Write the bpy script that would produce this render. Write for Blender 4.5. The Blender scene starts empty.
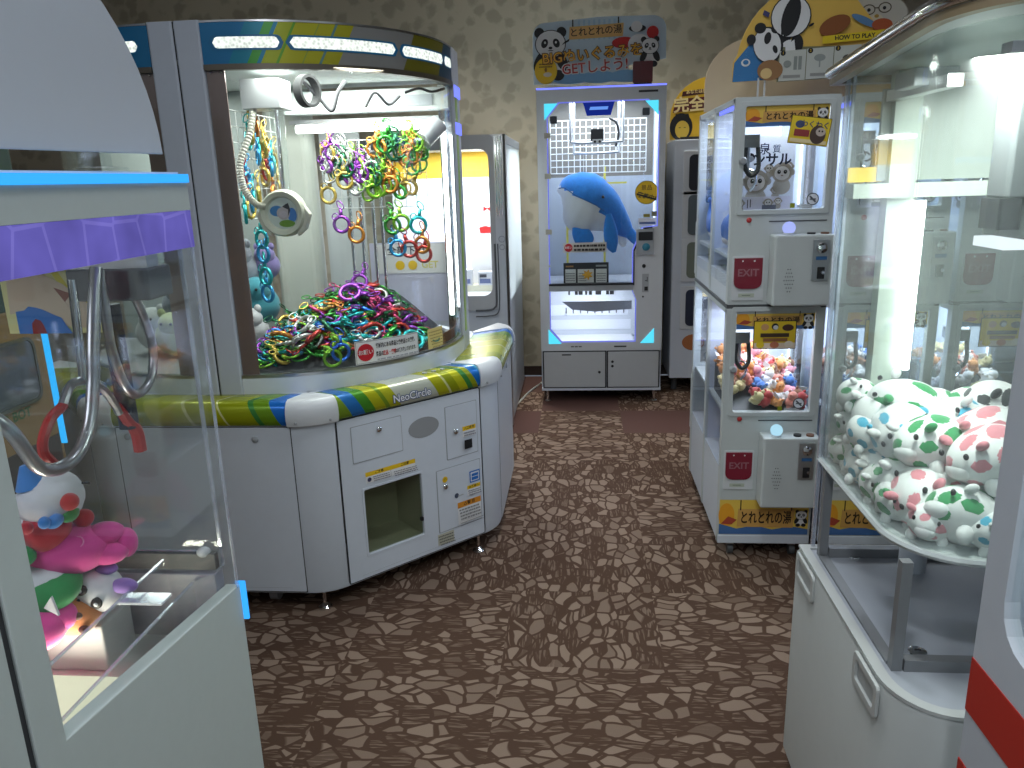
import bpy, bmesh, math, random
from mathutils import Vector, Matrix
R = math.radians
sc = bpy.context.scene
COL = sc.collection
rnd = random.Random(7)

# ------------------------------------------------------------------ materials
def _nt(name):
    m = bpy.data.materials.new(name); m.use_nodes = True
    nt = m.node_tree; nt.nodes.clear()
    return m, nt, nt.nodes.new('ShaderNodeOutputMaterial')

def nd(nt, kind, ins=None, **kw):
    n = nt.nodes.new('ShaderNode' + kind)
    for k, v in kw.items(): setattr(n, k, v)
    for k, v in (ins or {}).items():
        if isinstance(v, bpy.types.NodeSocket): nt.links.new(v, n.inputs[k])
        else: n.inputs[k].default_value = v
    return n

def c4(c): return (c[0], c[1], c[2], 1.0)

def P(name, col, rough=.45, metal=0., grain=.03, scale=30, coat=0., sub=0.):
    m, nt, out = _nt(name)
    tc = nd(nt, 'TexCoord')
    no = nd(nt, 'TexNoise', {'Vector': tc.outputs['Object'], 'Scale': scale, 'Detail': 3.})
    mx = nd(nt, 'Mix', data_type='RGBA')
    nt.links.new(no.outputs['Fac'], mx.inputs[0])
    mx.inputs[6].default_value = c4([max(0, x * (1 - grain)) for x in col])
    mx.inputs[7].default_value = c4([min(1, x * (1 + grain)) for x in col])
    b = nd(nt, 'BsdfPrincipled', {'Base Color': mx.outputs[2], 'Roughness': rough, 'Metallic': metal})
    if coat: b.inputs['Coat Weight'].default_value = coat
    if sub: b.inputs['Sheen Weight'].default_value = sub
    nt.links.new(b.outputs[0], out.inputs[0])
    return m

def EM(name, col, s):
    m, nt, out = _nt(name)
    e = nd(nt, 'Emission', {'Color': c4(col), 'Strength': s})
    nt.links.new(e.outputs[0], out.inputs[0])
    return m

def GL(name, tint=(.96, .98, .98), base=.03, gain=.55, rough=.02, haze=0., hcol=(.8, .85, .88)):
    m, nt, out = _nt(name)
    lw = nd(nt, 'LayerWeight', {'Blend': .5})
    p = nd(nt, 'Math', {0: lw.outputs['Facing'], 1: 4.}, operation='POWER')
    f = nd(nt, 'Math', {0: p.outputs[0], 1: gain, 2: base}, operation='MULTIPLY_ADD', use_clamp=True)
    t = nd(nt, 'BsdfTransparent', {'Color': c4(tint)})
    g = nd(nt, 'BsdfGlossy', {'Color': c4((1, 1, 1)), 'Roughness': rough})
    sh = t.outputs[0]
    if haze:
        d = nd(nt, 'BsdfDiffuse', {'Color': c4(hcol)})
        h = nd(nt, 'MixShader', {0: haze, 1: t.outputs[0], 2: d.outputs[0]})
        sh = h.outputs[0]
    mix = nd(nt, 'MixShader', {0: f.outputs[0], 1: sh, 2: g.outputs[0]})
    nt.links.new(mix.outputs[0], out.inputs[0])
    return m

_ink = {}
def INK(col, rough=.5):
    k = tuple(round(x, 3) for x in col) + (rough,)
    if k not in _ink: _ink[k] = P('print_ink', col, rough, grain=.02)
    return _ink[k]

def srgb(r, g, b):
    f = lambda v: (v / 255 / 12.92) if v / 255 <= .04045 else ((v / 255 + .055) / 1.055) ** 2.4
    return (f(r), f(g), f(b))

WHITE = P('white_enamel', (.60, .62, .64), .35)
BODY = P('cabinet_white', (.60, .645, .71), .42)
COOL = P('cool_white_steel', (.50, .53, .57), .40)
SAGE = P('grey_green_panel', (.45, .50, .49), .5, scale=60)
GREY = P('grey_plastic', (.33, .35, .37), .45)
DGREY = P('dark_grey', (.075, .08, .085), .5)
BLACK = P('black_plastic', (.012, .012, .014), .4)
SEAM = P('seam_shadow_gap', (.03, .032, .036), .7)
STEEL = P('brushed_steel', (.55, .56, .57), .28, 1., scale=80)
CHROME = P('chrome', (.75, .76, .78), .12, 1.)
PILLAR = P('grey_pillar', (.47, .51, .58), .4)
CREAM = P('cream_plastic', (.62, .60, .50), .4)
MAROON = P('maroon_flap', (.20, .012, .03), .35)
GLASS = GL('clear_glass')
ACRYL = GL('clear_acrylic', (.95, .97, .97), .03, .5, .03, haze=.012)
ACRYLH = GL('hazy_acrylic', (.93, .96, .95), .03, .5, .05, haze=.06, hcol=(.8, .86, .84))
EDGE = GL('acrylic_edge', (.8, .85, .92), .25, .6, .12, haze=.35, hcol=(.75, .8, .92))
SMOKE = GL('smoked_pane', (.80, .82, .76), .03, .4, .05)
LEDW = EM('white_led', (.95, 1., .97), 9.)
LEDB = EM('blue_led', (.04, .38, 1.), 1.25)
LEDC = EM('cyan_led', (.10, .72, .95), 1.1)
LEDV = EM('violet_led', (.16, .20, 1.), 1.6)
LEDWARM = EM('warm_lit_panel', (1., .93, .68), 1.1)
TUBE = P('ribbed_conduit', (.42, .42, .44), .3, .85, scale=200)

# ------------------------------------------------------------------ geometry helpers
class MB:
    def __init__(s): s.bm = bmesh.new(); s.mi = 0
    def m(s, i): s.mi = i; return s
    def face(s, vs):
        try: f = s.bm.faces.new(vs)
        except ValueError: return None
        f.material_index = s.mi; return f
    def box(s, x0, y0, z0, x1, y1, z1):
        return s.prism([(x0, y0), (x1, y0), (x1, y1), (x0, y1)], 'z', z0, z1)
    def rbox(s, x0, y0, z0, x1, y1, z1, r=.01, axis='z', n=4):
        if axis == 'z': pts = rrect(x0, y0, x1, y1, r, n); return s.prism(pts, 'z', z0, z1)
        if axis == 'y': pts = rrect(x0, z0, x1, z1, r, n); return s.prism(pts, 'y', y0, y1)
        pts = rrect(y0, z0, y1, z1, r, n); return s.prism(pts, 'x', x0, x1)
    def _v(s, p, axis, h):
        return s.bm.verts.new({'z': (p[0], p[1], h), 'y': (p[0], h, p[1]), 'x': (h, p[0], p[1])}[axis])
    def prism(s, pts, axis, a, b):
        A = [s._v(p, axis, a) for p in pts]; B = [s._v(p, axis, b) for p in pts]
        s.face(A); s.face(B[::-1]); n = len(pts)
        for i in range(n): s.face([A[i], B[i], B[(i + 1) % n], A[(i + 1) % n]])
        return s
    def ring(s, outer, inner, axis, a, b):
        n = len(outer)
        O0 = [s._v(p, axis, a) for p in outer]; O1 = [s._v(p, axis, b) for p in outer]
        I0 = [s._v(p, axis, a) for p in inner]; I1 = [s._v(p, axis, b) for p in inner]
        for i in range(n):
            j = (i + 1) % n
            s.face([O0[i], O1[i], O1[j], O0[j]]); s.face([I0[i], I0[j], I1[j], I1[i]])
            s.face([O0[i], O0[j], I0[j], I0[i]]); s.face([O1[i], I1[i], I1[j], O1[j]])
        return s
    def frame(s, x0, z0, x1, z1, w, axis, a, b, r=0.004, ri=None):
        ws = w if isinstance(w, (tuple, list)) else (w, w, w, w)   # left, bottom, right, top
        return s.ring(rrect(x0, z0, x1, z1, r, 4), rrect(x0 + ws[0], z0 + ws[1], x1 - ws[2], z1 - ws[3], ri or r, 4), axis, a, b)
    def strip(s, pts, t, z0, z1):
        """wall of thickness t that follows a plan polyline (inner side to its left)"""
        n = len(pts); off = []
        for i in range(n):
            a = Vector(pts[max(0, i - 1)]); b = Vector(pts[min(n - 1, i + 1)]); d = (b - a).normalized()
            off.append((pts[i][0] - d.y * t, pts[i][1] + d.x * t))
        O0 = [s._v(p, 'z', z0) for p in pts]; O1 = [s._v(p, 'z', z1) for p in pts]
        I0 = [s._v(p, 'z', z0) for p in off]; I1 = [s._v(p, 'z', z1) for p in off]
        for i in range(n - 1):
            j = i + 1
            s.face([O0[i], O0[j], O1[j], O1[i]]); s.face([I0[i], I1[i], I1[j], I0[j]])
            s.face([O0[i], I0[i], I0[j], O0[j]]); s.face([O1[i], O1[j], I1[j], I1[i]])
        for i in (0, n - 1): s.face([O0[i], O1[i], I1[i], I0[i]])
        return s
    def rings(s, loops, closed=True, cap=True):
        L = [[s.bm.verts.new(p) for p in lp] for lp in loops]; n = len(L[0])
        for a, b in zip(L, L[1:]):
            for i in range(n if closed else n - 1):
                j = (i + 1) % n; s.face([a[i], a[j], b[j], b[i]])
        if cap and closed: s.face(L[0][::-1]); s.face(L[-1])
        return s
    def tube(s, pts, r, seg=8, closed=False, ribs=None):
        pts = [Vector(p) for p in pts]; n = len(pts); loops = []
        up = None
        for i in range(n):
            a = pts[i - 1] if (i or closed) else pts[0]; b = pts[(i + 1) % n] if (i < n - 1 or closed) else pts[-1]
            t = (b - a).normalized()
            if up is None: up = t.orthogonal().normalized()
            up = (up - t * up.dot(t)).normalized(); w = t.cross(up)
            rr = r if not isinstance(r, (list, tuple)) else r[i]
            if ribs and i % 2: rr *= ribs
            loops.append([pts[i] + (up * math.cos(2 * math.pi * k / seg) + w * math.sin(2 * math.pi * k / seg)) * rr for k in range(seg)])
        if closed: loops.append(loops[0]); return s.rings(loops, True, False)
        return s.rings(loops)
    def cyl(s, p0, p1, r, seg=16, r2=None):
        return s.tube([p0, p1], [r, r if r2 is None else r2], seg)
    def lathe(s, prof, c, axis='z', seg=20):
        loops = []
        for (r, h) in prof:
            lp = []
            for k in range(seg):
                a = 2 * math.pi * k / seg; u, v = max(r, 1e-4) * math.cos(a), max(r, 1e-4) * math.sin(a)
                o = {'z': (u, v, h), 'y': (u, h, v), 'x': (h, u, v)}[axis]
                lp.append(Vector(c) + Vector(o))
            loops.append(lp)
        return s.rings(loops)
    def ball(s, c, r, seg=14, rot=None):
        rx, ry, rz = (r, r, r) if not isinstance(r, (tuple, list)) else r
        rot = rot or Matrix.Identity(3); loops = []; n = max(6, seg // 2 + 1)
        for i in range(n + 1):
            th = math.pi * i / n; sr = max(math.sin(th), 1e-3)
            loops.append([Vector(c) + rot @ Vector((rx * sr * math.cos(2 * math.pi * k / seg), ry * sr * math.sin(2 * math.pi * k / seg), -rz * math.cos(th))) for k in range(seg)])
        return s.rings(loops)
    def torus(s, c, Rr, r, nrm=(0, 0, 1), seg=20, k=6, sq=(1, 1)):
        n = Vector(nrm).normalized(); u = n.orthogonal().normalized(); v = n.cross(u)
        pts = [Vector(c) + u * Rr * sq[0] * math.cos(2 * math.pi * i / seg) + v * Rr * sq[1] * math.sin(2 * math.pi * i / seg) for i in range(seg)]
        return s.tube(pts, r, k, True)
    def add(s, me, T):
        vs = [s.bm.verts.new(T @ v.co) for v in me.vertices]
        for p in me.polygons: s.face([vs[i] for i in p.vertices])
        return s
    def build(s, name, mats, parent=None, loc=None, smooth=False, bevel=0, rot=None):
        bmesh.ops.recalc_face_normals(s.bm, faces=s.bm.faces)
        o = Vector(loc) if loc is not None else (rootloc(parent) if parent else Vector((0, 0, 0)))
        me = bpy.data.meshes.new(name)
        if o.length: bmesh.ops.translate(s.bm, verts=s.bm.verts, vec=-o)
        s.bm.to_mesh(me); s.bm.free()
        for m in (mats if isinstance(mats, (list, tuple)) else [mats]): me.materials.append(m)
        ob = bpy.data.objects.new(name, me); COL.objects.link(ob)
        if smooth:
            me.polygons.foreach_set('use_smooth', [True] * len(me.polygons))
            try: me.set_sharp_from_angle(angle=R(smooth if smooth is not True else 40))
            except Exception: pass
        if bevel:
            b = ob.modifiers.new('soft_edges', 'BEVEL'); b.width = bevel; b.segments = 2; b.limit_method = 'ANGLE'; b.angle_limit = R(40)
        if parent: ob.parent = parent
        elif loc is not None: ob.location = o
        return ob

def rootloc(o):
    while o.parent: o = o.parent
    return o.location.copy()

def rrect(x0, y0, x1, y1, r, n=4):
    r = min(r, abs(x1 - x0) / 2 - 1e-5, abs(y1 - y0) / 2 - 1e-5); pts = []
    for cx, cy, a in ((x1 - r, y0 + r, -90), (x1 - r, y1 - r, 0), (x0 + r, y1 - r, 90), (x0 + r, y0 + r, 180)):
        for k in range(n + 1):
            t = R(a + 90 * k / n); pts.append((cx + r * math.cos(t), cy + r * math.sin(t)))
    return pts

def bez(pts, n=24):
    """smooth curve (Catmull-Rom) through points"""
    p = [Vector(q) for q in pts]; p = [2 * p[0] - p[1]] + p + [2 * p[-1] - p[-2]]; out = []
    segs = len(p) - 3; per = max(2, n // segs)
    for i in range(segs):
        a, b, c, d = p[i:i + 4]
        for k in range(per):
            t = k / per
            out.append(.5 * ((2 * b) + (c - a) * t + (2 * a - 5 * b + 4 * c - d) * t * t + (3 * b - a - 3 * c + d) * t ** 3))
    out.append(p[-2]); return out

# ------------------------------------------------------------------ object helpers
def tag(o, label=None, cat=None, group=None, kind=None):
    if label: o['label'] = label
    if cat: o['category'] = cat
    if group: o['group'] = group
    if kind: o['kind'] = kind
    return o

def thing(name, label, cat, loc, group=None):
    o = bpy.data.objects.new(name, None); COL.objects.link(o); o.location = loc; o.empty_display_size = .05
    bpy.context.view_layer.update()
    return tag(o, label, cat, group)

def dup(o, parent=None):
    c = o.copy(); COL.objects.link(c); c.parent = parent
    for ch in list(o.children): dup(ch, c)
    return c

def lamp(kind, name, loc, power, col, parent=None, size=.2, size_y=None, rot=None, spread=None):
    l = bpy.data.lights.new(name, kind); l.energy = power; l.color = col
    if kind == 'AREA':
        l.size = size
        if size_y: l.shape = 'RECTANGLE'; l.size_y = size_y
        if spread: l.spread = R(spread)
    else: l.shadow_soft_size = size
    o = bpy.data.objects.new(name, l); COL.objects.link(o)
    if parent: o.parent = parent; o.location = Vector(loc) - rootloc(parent)
    else: o.location = loc
    if rot: o.rotation_euler = rot
    return o

_txt = {}
def textmesh(s, bold=0.0):
    if (s, bold) in _txt: return _txt[(s, bold)]
    cu = bpy.data.curves.new('lettering', 'FONT'); cu.body = s; cu.size = 1; cu.align_x = 'CENTER'; cu.align_y = 'CENTER'; cu.offset = bold
    cu.resolution_u = 3
    o = bpy.data.objects.new('lettering', cu); COL.objects.link(o); bpy.context.view_layer.update()
    me = bpy.data.meshes.new_from_object(o.evaluated_get(bpy.context.evaluated_depsgraph_get()))
    bpy.data.objects.remove(o); _txt[(s, bold)] = me
    return me

class Frame:
    """flat printing surface: origin, right, up (world); layers step outwards so that later ink lies on top"""
    def __init__(s, o, ux, uy, lift=.0012, step=.00035):
        s.o = Vector(o); s.ux = Vector(ux).normalized(); s.uy = Vector(uy).normalized(); s.n = s.ux.cross(s.uy).normalized()
        s.lift = lift; s.step = step
    def pt(s, x, y, h): return s.o + s.ux * x + s.uy * y + s.n * h

def ell(cx, cy, rx, ry, rot=0, n=22):
    c, q = math.cos(R(rot)), math.sin(R(rot)); out = []
    for k in range(n):
        a = 2 * math.pi * k / n; u, v = rx * math.cos(a), ry * math.sin(a)
        out.append((cx + u * c - v * q, cy + u * q + v * c))
    return out

def art(parent, fr, items, name='print', start=0):
    """one printed picture: ('r',x,y,w,h,col) ('e',cx,cy,rx,ry,col[,rot]) ('p',pts,col) ('t',txt,x,y,size,col[,bold,rot])"""
    mb = MB(); mats = []
    for i, it in enumerate(items):
        k = it[0]
        if k == 'r': pts = [(it[1], it[2]), (it[1] + it[3], it[2]), (it[1] + it[3], it[2] + it[4]), (it[1], it[2] + it[4])]; col = it[5]
        elif k == 'e': pts = ell(it[1], it[2], it[3], it[4], it[6] if len(it) > 6 else 0); col = it[5]
        elif k == 'p': pts = it[1]; col = it[2]
        else: pts = None; col = it[5]
        m = col if isinstance(col, bpy.types.Material) else INK(col)
        if m not in mats: mats.append(m)
        mb.mi = mats.index(m); h = fr.lift + fr.step * (start + i)
        if pts:
            if k == 'r' and hasattr(fr, 'bend') and it[3] > .02:
                q = [[mb.bm.verts.new(fr.pt(it[1] + it[3] * j / 10, it[2] + it[4] * e, h)) for j in range(11)] for e in (0, 1)]
                for j in range(10): mb.face([q[0][j], q[0][j + 1], q[1][j + 1], q[1][j]])
            else: vs = [mb.bm.verts.new(fr.pt(p[0], p[1], h)) for p in pts]; mb.face(vs)
        else:
            me = textmesh(it[1], it[6] if len(it) > 6 else .012); rot = R(it[7] if len(it) > 7 else 0)
            sx = (it[8] if len(it) > 8 else 1) * it[4]; c_, s_ = math.cos(rot), math.sin(rot)
            vs = [mb.bm.verts.new(fr.pt(it[2] + v.co.x * sx * c_ - v.co.y * it[4] * s_, it[3] + v.co.x * sx * s_ + v.co.y * it[4] * c_, h)) for v in me.vertices]
            for p in me.polygons: mb.face([vs[i] for i in p.vertices])
    bm = mb.bm
    me = bpy.data.meshes.new(name); o = rootloc(parent)
    bmesh.ops.translate(bm, verts=bm.verts, vec=-o); bm.to_mesh(me); bm.free()
    for m in mats: me.materials.append(m)
    ob = bpy.data.objects.new(name, me); COL.objects.link(ob); ob.parent = parent
    return ob

K = (.01, .01, .012); W = (.75, .75, .75); YEL = srgb(232, 190, 30); RED = srgb(190, 30, 28); ORG = srgb(215, 140, 40); BLU = srgb(40, 110, 190)
def panda(x, y, s, flip=1):
    """generic sitting panda drawing, s = head radius"""
    e = lambda dx, dy, rx, ry, c, r=0: ('e', x + dx * s * flip, y + dy * s, rx * s, ry * s, c, r * flip)
    return [e(0, -1.35, .95, .8, W), e(-.75, -1.1, .35, .7, K, -25), e(.75, -1.1, .35, .7, K, 25), e(-.5, -2., .42, .35, K), e(.5, -2., .42, .35, K),
            e(-.75, .72, .34, .34, K), e(.75, .72, .34, .34, K), e(0, 0, 1.06, .9, K), e(0, 0, 1., .85, W),
            e(-.4, .05, .22, .3, K, -25), e(.4, .05, .22, .3, K, 25), e(-.37, .1, .07, .08, W), e(.37, .1, .07, .08, W), e(0, -.25, .13, .09, K), e(0, -.42, .2, .03, K)]
def lines(x, y, w, h, n, col, fill=.55, seed=1):
    q = random.Random(seed); out = []
    for i in range(n):
        yy = y + h - (i + 1) * h / n; xx = x
        while xx < x + w - w * .03:
            ww = min(q.uniform(.05, .16) * w, x + w - xx); out.append(('r', xx, yy + h / n * .2, ww * .82, h / n * fill, col)); xx += ww
    return out
# ------------------------------------------------------------------ the room
def math_(nt, op, a, b=None, c=None, clamp=False):
    ins = {0: a}
    if b is not None: ins[1] = b
    if c is not None: ins[2] = c
    return nd(nt, 'Math', ins, operation=op, use_clamp=clamp).outputs[0]

def carpet():
    m, nt, out = _nt('patterned_carpet_tiles')
    tc = nd(nt, 'TexCoord'); sx = nd(nt, 'SeparateXYZ', {0: tc.outputs['Object']})
    x, y = sx.outputs[0], sx.outputs[1]
    tx = math_(nt, 'FLOOR', math_(nt, 'DIVIDE', math_(nt, 'ADD', x, .25), .5))
    ty = math_(nt, 'FLOOR', math_(nt, 'DIVIDE', math_(nt, 'SUBTRACT', y, .27), .45))
    tv = nd(nt, 'CombineXYZ', {0: tx, 1: ty}).outputs[0]
    wn = nd(nt, 'TexWhiteNoise', {'Vector': tv})
    par = math_(nt, 'GREATER_THAN', wn.outputs['Value'], .5)
    a = nd(nt, 'Mix', {0: par, 2: x, 3: y}).outputs[0]
    b = nd(nt, 'Mix', {0: par, 2: y, 3: x}).outputs[0]
    warp = nd(nt, 'TexNoise', {'Vector': tc.outputs['Object'], 'Scale': 9., 'Detail': 1.})
    wv = nd(nt, 'VectorMath', {0: warp.outputs['Color'], 1: (.055, .055, 0)}, operation='MULTIPLY')
    base = nd(nt, 'CombineXYZ', {0: a, 1: b, 2: math_(nt, 'MULTIPLY', wn.outputs['Value'], 7.)})
    v0 = nd(nt, 'VectorMath', {0: base.outputs[0], 1: wv.outputs[0]}, operation='ADD')
    v1 = nd(nt, 'VectorMath', {0: v0.outputs[0], 1: (15., 25., 1.)}, operation='MULTIPLY')
    ed = nd(nt, 'TexVoronoi', {'Vector': v1.outputs[0], 'Scale': 1.}, feature='DISTANCE_TO_EDGE')
    ce = nd(nt, 'TexVoronoi', {'Vector': v1.outputs[0], 'Scale': 1.}, feature='F1')
    cr = nd(nt, 'SeparateColor', {0: ce.outputs['Color']})
    edge = math_(nt, 'MULTIPLY', math_(nt, 'SUBTRACT', ed.outputs['Distance'], .075), 30., clamp=True)
    big = math_(nt, 'MULTIPLY', math_(nt, 'SUBTRACT', cr.outputs[0], .40), 12., clamp=True)
    st = nd(nt, 'VectorMath', {0: base.outputs[0], 1: (14., 150., 1.)}, operation='MULTIPLY')
    streak = nd(nt, 'TexNoise', {'Vector': st.outputs[0], 'Scale': 1., 'Detail': 2.})
    sk = math_(nt, 'MULTIPLY', math_(nt, 'SUBTRACT', streak.outputs['Fac'], .5), 9., clamp=True)
    half = math_(nt, 'MULTIPLY', math_(nt, 'SUBTRACT', cr.outputs[1], .55), 8., clamp=True)
    tan = math_(nt, 'MULTIPLY', edge, math_(nt, 'MAXIMUM', big, math_(nt, 'MULTIPLY', sk, .65)))
    tan = math_(nt, 'MULTIPLY', tan, math_(nt, 'MULTIPLY_ADD', half, -.3, 1.))
    fib = nd(nt, 'TexNoise', {'Vector': tc.outputs['Object'], 'Scale': 420., 'Detail': 2.})
    tanf = math_(nt, 'MULTIPLY', tan, math_(nt, 'MULTIPLY_ADD', fib.outputs['Fac'], .5, .72))
    mx = nd(nt, 'Mix', data_type='RGBA'); nt.links.new(tanf, mx.inputs[0])
    mx.inputs[6].default_value = c4(srgb(80, 61, 50)); mx.inputs[7].default_value = c4(srgb(137, 118, 104))
    bp = nd(nt, 'Bump', {'Strength': .35, 'Distance': .004, 'Height': fib.outputs['Fac']})
    bs = nd(nt, 'BsdfPrincipled', {'Base Color': mx.outputs[2], 'Roughness': .95, 'Normal': bp.outputs[0]})
    bs.inputs['Specular IOR Level'].default_value = .1
    nt.links.new(bs.outputs[0], out.inputs[0]); return m

def wallpaper():
    m, nt, out = _nt('damask_wallpaper')
    tc = nd(nt, 'TexCoord')
    w = nd(nt, 'TexNoise', {'Vector': tc.outputs['Object'], 'Scale': 6., 'Detail': 2.})
    wv = nd(nt, 'VectorMath', {0: w.outputs['Color'], 1: (.11, .11, .11)}, operation='MULTIPLY')
    v = nd(nt, 'VectorMath', {0: tc.outputs['Object'], 1: wv.outputs[0]}, operation='ADD')
    a = nd(nt, 'TexVoronoi', {'Vector': v.outputs[0], 'Scale': 10., 'Randomness': 1.}, feature='F1')
    b = nd(nt, 'TexNoise', {'Vector': v.outputs[0], 'Scale': 30., 'Detail': 2.})
    s = math_(nt, 'ADD', a.outputs['Distance'], math_(nt, 'MULTIPLY', b.outputs['Fac'], .40))
    f = math_(nt, 'MULTIPLY', math_(nt, 'SUBTRACT', s, .55), 5., clamp=True)
    mx = nd(nt, 'Mix', data_type='RGBA'); nt.links.new(f, mx.inputs[0])
    mx.inputs[6].default_value = c4(srgb(160, 153, 134)); mx.inputs[7].default_value = c4(srgb(182, 175, 155))
    bs = nd(nt, 'BsdfPrincipled', {'Base Color': mx.outputs[2], 'Roughness': .75})
    nt.links.new(bs.outputs[0], out.inputs[0]); return m

CARPET = carpet(); PAPER = wallpaper()
PLAIN = P('plain_red_brown_carpet', srgb(80, 52, 45), .95, grain=.2, scale=300)
CEIL = P('ceiling_board', (.42, .40, .37), .8); SKIRT = P('dark_brown_skirting', srgb(52, 36, 28), .6)

mb = MB()
xs = [-5.0 + .5 * i - .25 for i in range(21)]; ys = [-1.98 + .45 * i for i in range(18)]
plain = {(-.75, 4.32), (-.25, 4.77), (.25, 4.32), (.75, 4.32), (-.75, 5.22), (1.25, 4.77)}
gv = [[mb.bm.verts.new((x, y, 0)) for x in xs] for y in ys]
for j in range(len(ys) - 1):
    for i in range(len(xs) - 1):
        mb.mi = 1 if any(abs(xs[i] - px) < .01 and abs(ys[j] - py) < .06 for px, py in plain) else 0
        mb.face([gv[j][i], gv[j][i + 1], gv[j + 1][i + 1], gv[j + 1][i]])
tag(mb.build('floor', [CARPET, PLAIN]), kind='structure')
tag(MB().box(-5.2, 5.72, 0, 4.9, 5.84, 3.0).build('wall_back', PAPER), kind='structure')
tag(MB().box(-5.32, -2., 0, -5.2, 5.84, 3.0).build('wall_left', PAPER), kind='structure')
tag(MB().box(4.75, -2., 0, 4.87, 5.72, 3.0).build('wall_right', PAPER), kind='structure')
tag(MB().box(-5.2, -2., 2.95, 4.75, 5.72, 3.05).build('ceiling', CEIL), kind='structure')
tag(MB().box(-5.2, 5.705, 0, 4.75, 5.72, .07).build('baseboard_back', SKIRT), kind='structure')

def ceiling_light(x, y, power, col=(.90, .95, 1.), spread=None):
    t = thing('ceiling_light', 'round recessed downlight placed unseen in the ceiling to light the room', 'ceiling light', (x, y, 2.95), 'ceiling downlights')
    MB().ring(ell(x, y, .11, .11), ell(x, y, .085, .085), 'z', 2.935, 2.949).build('trim_ring', WHITE, t)
    MB().lathe([(.08, 2.947), (.08, 2.940)], (x, y, 0)).build('diffuser', EM('downlight_diffuser', col, 3.), t)
    l = lamp('AREA', 'bulb', (x, y, 2.93), power, col, t, .25, spread=spread); l.data.shape = 'DISK'
for x, y, p, s in ((-.15, .15, 17, None), (.2, 1.9, 8, 130), (-1.9, .3, 8, None), (1.7, .2, 4, None), (-.3, -1.2, 26, None)): ceiling_light(x, y, p, spread=s)
for x, y, p, s in ((-.9, 5.1, 4.2, 84), (-.36, 5.2, 5.5, 58), (.3, 5.15, 4, 84), (1.1, 5.1, 4.5, 84), (-2.6, 5.0, 5, 95), (.15, 3.7, 6, 110)): ceiling_light(x, y, p, (1., .98, .92), s)  # rear downlights added to brighten the back wall and whale machine

# ------------------------------------------------------------------ camera
cam = bpy.data.objects.new('camera', bpy.data.cameras.new('camera')); COL.objects.link(cam); sc.camera = cam
xc = (.996023, -.007244, -.088467); zc_ = (.0291, .9646, .2557)
_z = Vector((88., 2916., 773.)).normalized() * -1; _y = Vector((67., -207., 773.)); _y = (_y - _z * _y.dot(_z)).normalized(); _x = _y.cross(_z)
right = Vector((_x[0], _y[0], _z[0])); down = Vector((_x[1], _y[1], _z[1])); fwd = Vector((_x[2], _y[2], _z[2]))
cam.matrix_world = Matrix(((right.x, -down.x, -fwd.x, 0), (right.y, -down.y, -fwd.y, 0), (right.z, -down.z, -fwd.z, 1.45), (0, 0, 0, 1)))
cam.data.sensor_width = 36; cam.data.lens = 773 / 1024 * 36; cam.data.clip_start = .02

wd = bpy.data.worlds.new('room_air'); sc.world = wd; wd.use_nodes = True
wd.node_tree.nodes['Background'].inputs[0].default_value = (.75, .85, 1., 1); wd.node_tree.nodes['Background'].inputs[1].default_value = .17
sc.view_settings.view_transform = 'Standard'; sc.view_settings.look = 'None'; sc.view_settings.gamma = 1; sc.view_settings.use_curve_mapping = False
sc.view_settings.exposure = 0.0
cy = sc.cycles; cy.transparent_max_bounces = 40; cy.max_bounces = 8; cy.use_denoising = True; cy.sample_clamp_indirect = 4.; cy.caustics_reflective = False; cy.caustics_refractive = False
# ------------------------------------------------------------------ left claw machine (seen from its side)
def hexband():
    m, nt, out = _nt('purple_lit_hexagon_print')
    tc = nd(nt, 'TexCoord'); sp = nd(nt, 'SeparateXYZ', {0: tc.outputs['Object']})
    v = nd(nt, 'CombineXYZ', {0: sp.outputs[1], 1: sp.outputs[2]})
    vo = nd(nt, 'TexVoronoi', {'Vector': v.outputs[0], 'Scale': 16., 'Randomness': .35}, feature='DISTANCE_TO_EDGE')
    ln = math_(nt, 'LESS_THAN', vo.outputs['Distance'], .035)
    no = nd(nt, 'TexNoise', {'Vector': tc.outputs['Object'], 'Scale': 14.})
    mx = nd(nt, 'Mix', data_type='RGBA'); nt.links.new(ln, mx.inputs[0])
    mx.inputs[6].default_value = c4((.16, .14, .56)); mx.inputs[7].default_value = c4((.215, .19, .66))
    e = nd(nt, 'Emission', {'Color': mx.outputs[2], 'Strength': math_(nt, 'MULTIPLY_ADD', no.outputs['Fac'], .6, .45)})
    nt.links.new(e.outputs[0], out.inputs[0]); return m
HEXB = hexband()
X0 = -.576
lm = thing('claw_machine', 'grey green claw machine with blue light strip and purple hexagon band', 'claw machine', (-1.0, .45, 0))
side = [(-.25, .04), (-.25, 1.42), (.635, 1.42), (.635, .04)]
MB().prism(side, 'x', -.60, X0).build('side_panel', SAGE, lm, bevel=.002)
pan = [(.645, .04), (.645, 1.42), (.69, 1.42), (.69, .858), (1.133, .802), (1.136, .04)]
MB().prism(pan, 'x', -.60, X0).build('side_panel', SAGE, lm, bevel=.002)
MB().box(-.598, .634, .04, -.580, .646, 1.42).build('panel_gap', SEAM, lm)
mb = MB(); mb.box(-1.42, -.25, .04, -.602, 1.10, .70); mb.build('lower_cabinet', SAGE, lm)
mb = MB(); mb.box(-1.42, 1.105, .04, -.602, 1.133, .835); mb.build('front_panel', P('lilac_grey_panel', (.27, .27, .33), .4), lm, bevel=.002)
MB().box(-1.42, .1, .702, -.602, 1.104, .72).build('play_deck', P('pale_deck', (.50, .48, .47), .4), lm)
MB().rbox(-.86, .80, .7205, -.695, .985, .7225, .02).build('deck_light', LEDWARM, lm)
MB().box(-1.42, -.25, .72, -1.40, 1.133, 1.42).build('far_side_panel', DGREY, lm)
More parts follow.
